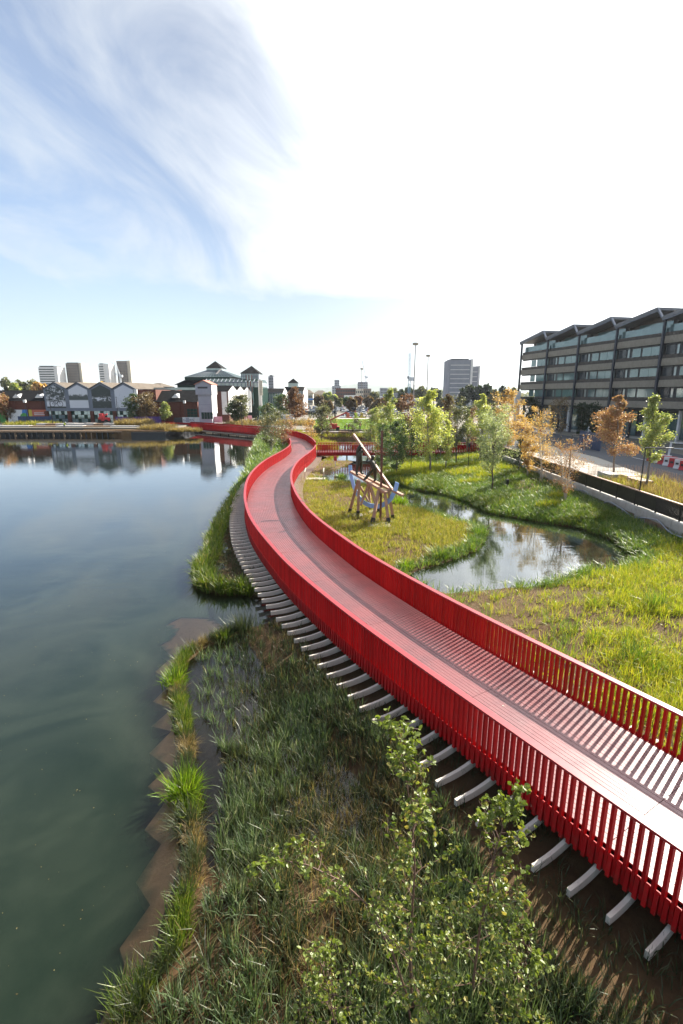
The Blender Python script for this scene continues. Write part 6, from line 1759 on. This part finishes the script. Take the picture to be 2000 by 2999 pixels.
# ================================================================== vehicles in the car park
def car_mesh(m_, van=False):
    q = MB()
    if van: prof = [(-2.4, .35), (2.4, .35), (2.45, .9), (2.3, 1.15), (1.75, 1.25), (1.15, 1.95), (-2.35, 2.05), (-2.42, .9)]
    else: prof = [(-2.1, .3), (2.1, .3), (2.15, .62), (2.0, .82), (1.05, .93), (.42, 1.42), (-1.15, 1.45), (-1.85, .98), (-2.12, .9)]
    k = len(prof); w_ = .87
    vs = []
    for sgn in (-1, 1):
        for (a, z) in prof:
            ww = w_ * (1 if z < 1.0 else .82)
            vs.append((a, sgn * ww, z))
    fs = [tuple(range(k))[::-1], tuple(range(k, 2 * k))] + [(i, (i + 1) % k, k + (i + 1) % k, k + i) for i in range(k)]
    q.add(vs, fs, 0)
    if van:
        for sgn in (-1, 1): q.add([(.5, sgn * .885, 1.2), (1.6, sgn * .885, 1.2), (1.1, sgn * .76, 1.8), (.5, sgn * .76, 1.8)], [(0, 1, 2, 3)], 1)
        q.add([(1.80, -.72, 1.27), (1.80, .72, 1.27), (1.22, .66, 1.92), (1.22, -.66, 1.92)], [(0, 1, 2, 3)], 1)
        wx = (-1.55, 1.55)
    else:
        for sgn in (-1, 1): q.add([(-1.55, sgn * .84, .98), (.92, sgn * .84, .98), (.40, sgn * .735, 1.37), (-1.12, sgn * .735, 1.39)], [(0, 1, 2, 3)], 1)
        q.add([(1.03, -.70, .96), (1.03, .70, .96), (.46, .62, 1.40), (.46, -.62, 1.40)], [(0, 1, 2, 3)], 1)
        q.add([(-1.84, -.70, 1.02), (-1.84, .70, 1.02), (-1.19, .62, 1.44), (-1.19, -.62, 1.44)], [(0, 1, 2, 3)], 1)
        wx = (-1.3, 1.32)
    for a in wx:
        for sgn in (-1, 1):
            q.tube([(a, sgn * .70, .32), (a, sgn * .90, .32)], .33, 10, 2)
    for sgn in (-.6, .6): q.box(2.0, 2.13, sgn - .16, sgn + .16, .62, .76, 3)
    return q.mesh('car', [m_, 'win_dark', 'rubber', 'plastic_white'])
for nm, c_ in (('car_white', (.72, .72, .72)), ('car_silver', (.42, .44, .46)), ('car_black', (.02, .02, .025)), ('car_blue', (.05, .10, .22)), ('car_red', (.35, .03, .03)), ('car_grey', (.13, .14, .15))):
    surf(nm, c_, tuple(x * .9 for x in c_), .25, 2, spec=.6)
CARS = {k: car_mesh('car_' + k) for k in ('white', 'silver', 'black', 'blue', 'red', 'grey')}
keys = ['silver', 'white', 'black', 'grey', 'silver', 'white', 'blue', 'red', 'grey', 'black']
rr = random.Random(5)
ORD = 'first second third fourth fifth sixth seventh eighth ninth tenth eleventh twelfth'.split()
for row in range(12):
    Y = 158 + row * 11 + (row % 2) * 2.5
    x = -.085 * Y
    while x < .33 * Y:
        if rr.random() < .62 and not (-.01 < (x / Y - .10) < .012 and row % 3 == 0):
            k = rr.choice(keys)
            o = link('parked_car', CARS[k], None, (x, Y + rr.uniform(-.3, .3), QUAY + .005), rad(-90 if row % 2 else 90) + rr.uniform(-.03, .03))
            tag(o, '%s car in the %s parking row beyond the lawn, %s' % (k, ORD[row], 'towards the glass mall' if x < 0 else ('behind the lawn' if x < .1 * Y else ('behind the poplars' if x < .2 * Y else 'towards the office block'))), 'car', 'cars parked in the car park')
        x += 2.75 if rr.random() > .06 else 5.5
for k in range(9):
    kk = rr.choice(['black', 'grey', 'silver'])
    o = link('parked_car', CARS[kk], None, (X_(906 + k * 5, 190 + k * 6, 1190), 190 + k * 6, QUAY + .005), rad(25))
    tag(o, '%s car, %s from the near end of the slanting row beside the mall' % (kk, ORD[k]), 'car', 'cars in the slanting row')
VAN = car_mesh('car_white', True)
for px, py, rz, lab in ((835, 1237, 180, 'white van standing under the rust-red oak'), (768, 1216, 10, 'white van near the shopping centre entrance'), (740, 1215, 0, 'white van left of the yellow tree entrance')):
    o = link('white_van', VAN, None, (*P(px, py, QUAY), QUAY + .005), rad(rz)); tag(o, lab, 'van')
o = link('parked_car', CARS['grey'], None, (*P(757, 1238, QUAY), QUAY + .005), rad(170)); tag(o, 'grey car behind the far parapet left of the green tree', 'car')
# excavators behind the lawn
for px, m_, lab in ((1022, 'sign_orange', 'orange mini digger behind the lawn, left of the dark machine'), (1045, 'hi_vis', 'yellow and black site machine behind the lawn'), (1062, 'sign_yellow', 'yellow digger with a raised arm behind the lawn')):
    x, y = X_(px, 141, 1235), 141
    t = thing('digger', lab, 'digger', (x, y, QUAY))
    q = MB(); q.box(x - .9, x + .9, y - .8, y + .8, QUAY + .05, QUAY + .6); q.build('tracks', 'rubber', t)
    q = MB(); q.box(x - .8, x + .8, y - .7, y + .7, QUAY + .65, QUAY + 1.4); q.box(x - .7, x + .1, y - .6, y + .4, QUAY + 1.4, QUAY + 2.5); q.build('cab', m_, t)
    q = MB(); q.beam((x + .5, y - .5, QUAY + 1.2), (x + 1.4, y - .6, QUAY + 2.4), .16); q.beam((x + 1.4, y - .6, QUAY + 2.4), (x + 1.9, y - .7, QUAY + 1.2), .12); q.build('arm', 'charcoal', t)

# ================================================================== distant trees and hills
def far_tree(px, base, top, wpx, Y, leaf, label, n_=700, size=1.0):
    x = X_(px, Y, base); zt = Z_(top, Y); H = zt - QUAY; W_ = wpx / FPX * Y
    r_ = np.random.default_rng(int(px * 7 + Y))
    t = thing('far_tree', label, 'tree', (x, Y, QUAY))
    q = MB(); q.tube([(0, 0, 0), (.1, 0, H * .45), (0, 0, H * .8)], [.03 * H, .02 * H, .008 * H], 6)
    for k in range(5):
        a = r_.uniform(0, 6.28); q.tube([(0, 0, H * .35), (math.cos(a) * W_ * .5, math.sin(a) * W_ * .4, H * r_.uniform(.55, .8))], [.012 * H, .004 * H], 4, cap=False)
    q.build('trunk', 'bark', t, local=True)
    nc = 16; c = r_.normal(0, 1, (nc, 3)); c /= np.linalg.norm(c, axis=1)[:, None]; c *= r_.uniform(.35, .85, nc)[:, None]
    c = c * np.array([W_, W_ * .8, H * .38]) + np.array([0, 0, H * .6])
    k = r_.integers(0, nc, n_); g = r_.normal(0, 1, (n_, 3)); g /= np.linalg.norm(g, axis=1)[:, None]
    p = c[k] + g * r_.uniform(.6, 1.0, n_)[:, None] * np.array([W_, W_, H * .42]) * .36
    p[:, 2] = np.clip(p[:, 2], H * .05, H)
    V, F = leaf_cloud(p, size, .8)
    link('crown', np_mesh('crown', V, F, leaf), t)
FT = [(20, 1142, 1106, 26, 300, 'lf_olive', 'olive round tree at the far left skyline'), (75, 1142, 1104, 34, 290, 'lf_olive', 'large olive tree crown left of the wide pale tower'), (112, 1143, 1116, 24, 285, 'lf_gold', 'yellowing tree at the roofline before the wide pale tower'),
      (48, 1143, 1122, 22, 270, 'lf_lime', 'pale yellow-green tree low behind the left shed'), (1385, 1190, 1121, 30, 230, 'lf_dark', 'big dark tree in front of the grey slab block'), (1420, 1190, 1117, 26, 226, 'lf_dark', 'tallest dark tree right of the grey slab block'),
      (1355, 1190, 1135, 24, 228, 'lf_dark', 'lower dark tree left of the big dark tree'), (1445, 1190, 1142, 18, 222, 'lf_olive', 'olive tree between the dark trees and the golden birch'), (1470, 1190, 1131, 22, 232, 'lf_dark', 'dark tree behind the golden birch'),
      (1500, 1190, 1138, 18, 236, 'lf_olive', 'olive tree near the office block corner'), (1185, 1165, 1134, 22, 300, 'lf_dark', 'dark round tree at the foot of the blue crane'), (1235, 1168, 1132, 24, 300, 'lf_olive', 'olive round tree between the two tall masts'),
      (1212, 1168, 1136, 18, 310, 'lf_dark', 'dark tree behind the tallest mast'), (1270, 1168, 1138, 26, 310, 'lf_dark', 'dark wide tree right of the second mast'), (1150, 1160, 1138, 26, 420, 'lf_olive', 'olive far tree behind the grey warehouse cube'),
      (1095, 1165, 1148, 14, 360, 'lf_olive', 'small olive tree behind the white shop building'), (966, 1172, 1146, 20, 330, 'lf_lime', 'light green tree before the far houses'), (1014, 1188, 1162, 9, 260, 'lf_green', 'small green tree at the back of the car park'),
      (1032, 1208, 1160, 16, 185, 'lf_brown', 'brown-olive tree in the middle of the car park'), (1048, 1190, 1160, 12, 240, 'lf_rust', 'rusty tree behind the brown-olive car park tree'), (1099, 1212, 1168, 18, 180, 'lf_brown', 'brown tree in the car park left of the lime poplar'),
      (1078, 1190, 1160, 14, 245, 'lf_brown', 'far brown tree at the back of the car park'), (1122, 1190, 1165, 12, 250, 'lf_rust', 'small rust tree behind the lime poplar'), (938, 1190, 1158, 16, 235, 'lf_brown', 'purple-brown tree left of the boom post'),
      (962, 1205, 1172, 14, 190, 'lf_brown', 'brown tree directly left of the thick black post'), (993, 1190, 1165, 10, 250, 'lf_olive', 'small olive tree right of the thick black post'), (300, 1122, 1116, 16, 420, 'lf_gold', 'yellow tree tops between the two left white towers'),
      (480, 1136, 1128, 14, 420, 'lf_olive', 'low olive tree behind the glazed ridge'), (1300, 1200, 1165, 22, 200, 'lf_olive', 'olive tree behind the rusty pointed tree'), (1170, 1205, 1168, 18, 190, 'lf_brown', 'brown tree between lime poplar and blue crane')]
for a in FT: far_tree(*a, n_=900, size=.012 * a[4] / 2.6 + .35)
# far wood reading as one mass, and hills
n_ = 9000
xx = rng.uniform(-1600, 1600, n_); yy = rng.uniform(900, 1500, n_)
zz_ = QUAY + rng.uniform(0, 1, n_) ** .6 * (9 + 5 * np.sin(xx * .011) + 3 * np.sin(xx * .037 + 1))
V, F = leaf_cloud(np.c_[xx, yy, np.maximum(zz_, 1)], 9.0, .8)
tag(link('distant_woodland', np_mesh('distant_woodland', V, F, 'lf_olive')), 'distant belt of trees along the horizon', 'woodland', None, 'stuff')
hx = np.linspace(-7000, 7000, 160); hy = np.linspace(4200, 6500, 24)
A_, B_ = np.meshgrid(hx, hy)
hh = 8 + (75 + 28 * np.sin(A_ * .0011 + 1.3) + 14 * np.sin(A_ * .0041) + 8 * np.sin(A_ * .011)) * sstep(4200, 5600, B_) * sstep(-3600, 600, A_)
ii = np.arange(A_.size).reshape(A_.shape)
tag(link('hills', np_mesh('hills', np.c_[A_.ravel(), B_.ravel(), hh.ravel()], np.c_[ii[:-1, :-1].ravel(), ii[:-1, 1:].ravel(), ii[1:, 1:].ravel(), ii[1:, :-1].ravel()], 'hill', smooth=True)), kind='structure')

# ================================================================== air
m = MB(); m.box(-9500, 9500, -150, 12500, -2.5, 150)
hzm = bpy.data.materials.new('haze'); hzm.use_nodes = True
t = NT(hzm.node_tree)
pvn = t.n('ShaderNodeVolumePrincipled', None, Density=.00008, Color=(.82, .90, 1.0), Anisotropy=.45)
t.n('ShaderNodeOutputMaterial', None, Volume=pvn)
MAT['haze'] = hzm
tag(m.build('haze', 'haze'), kind='stuff')
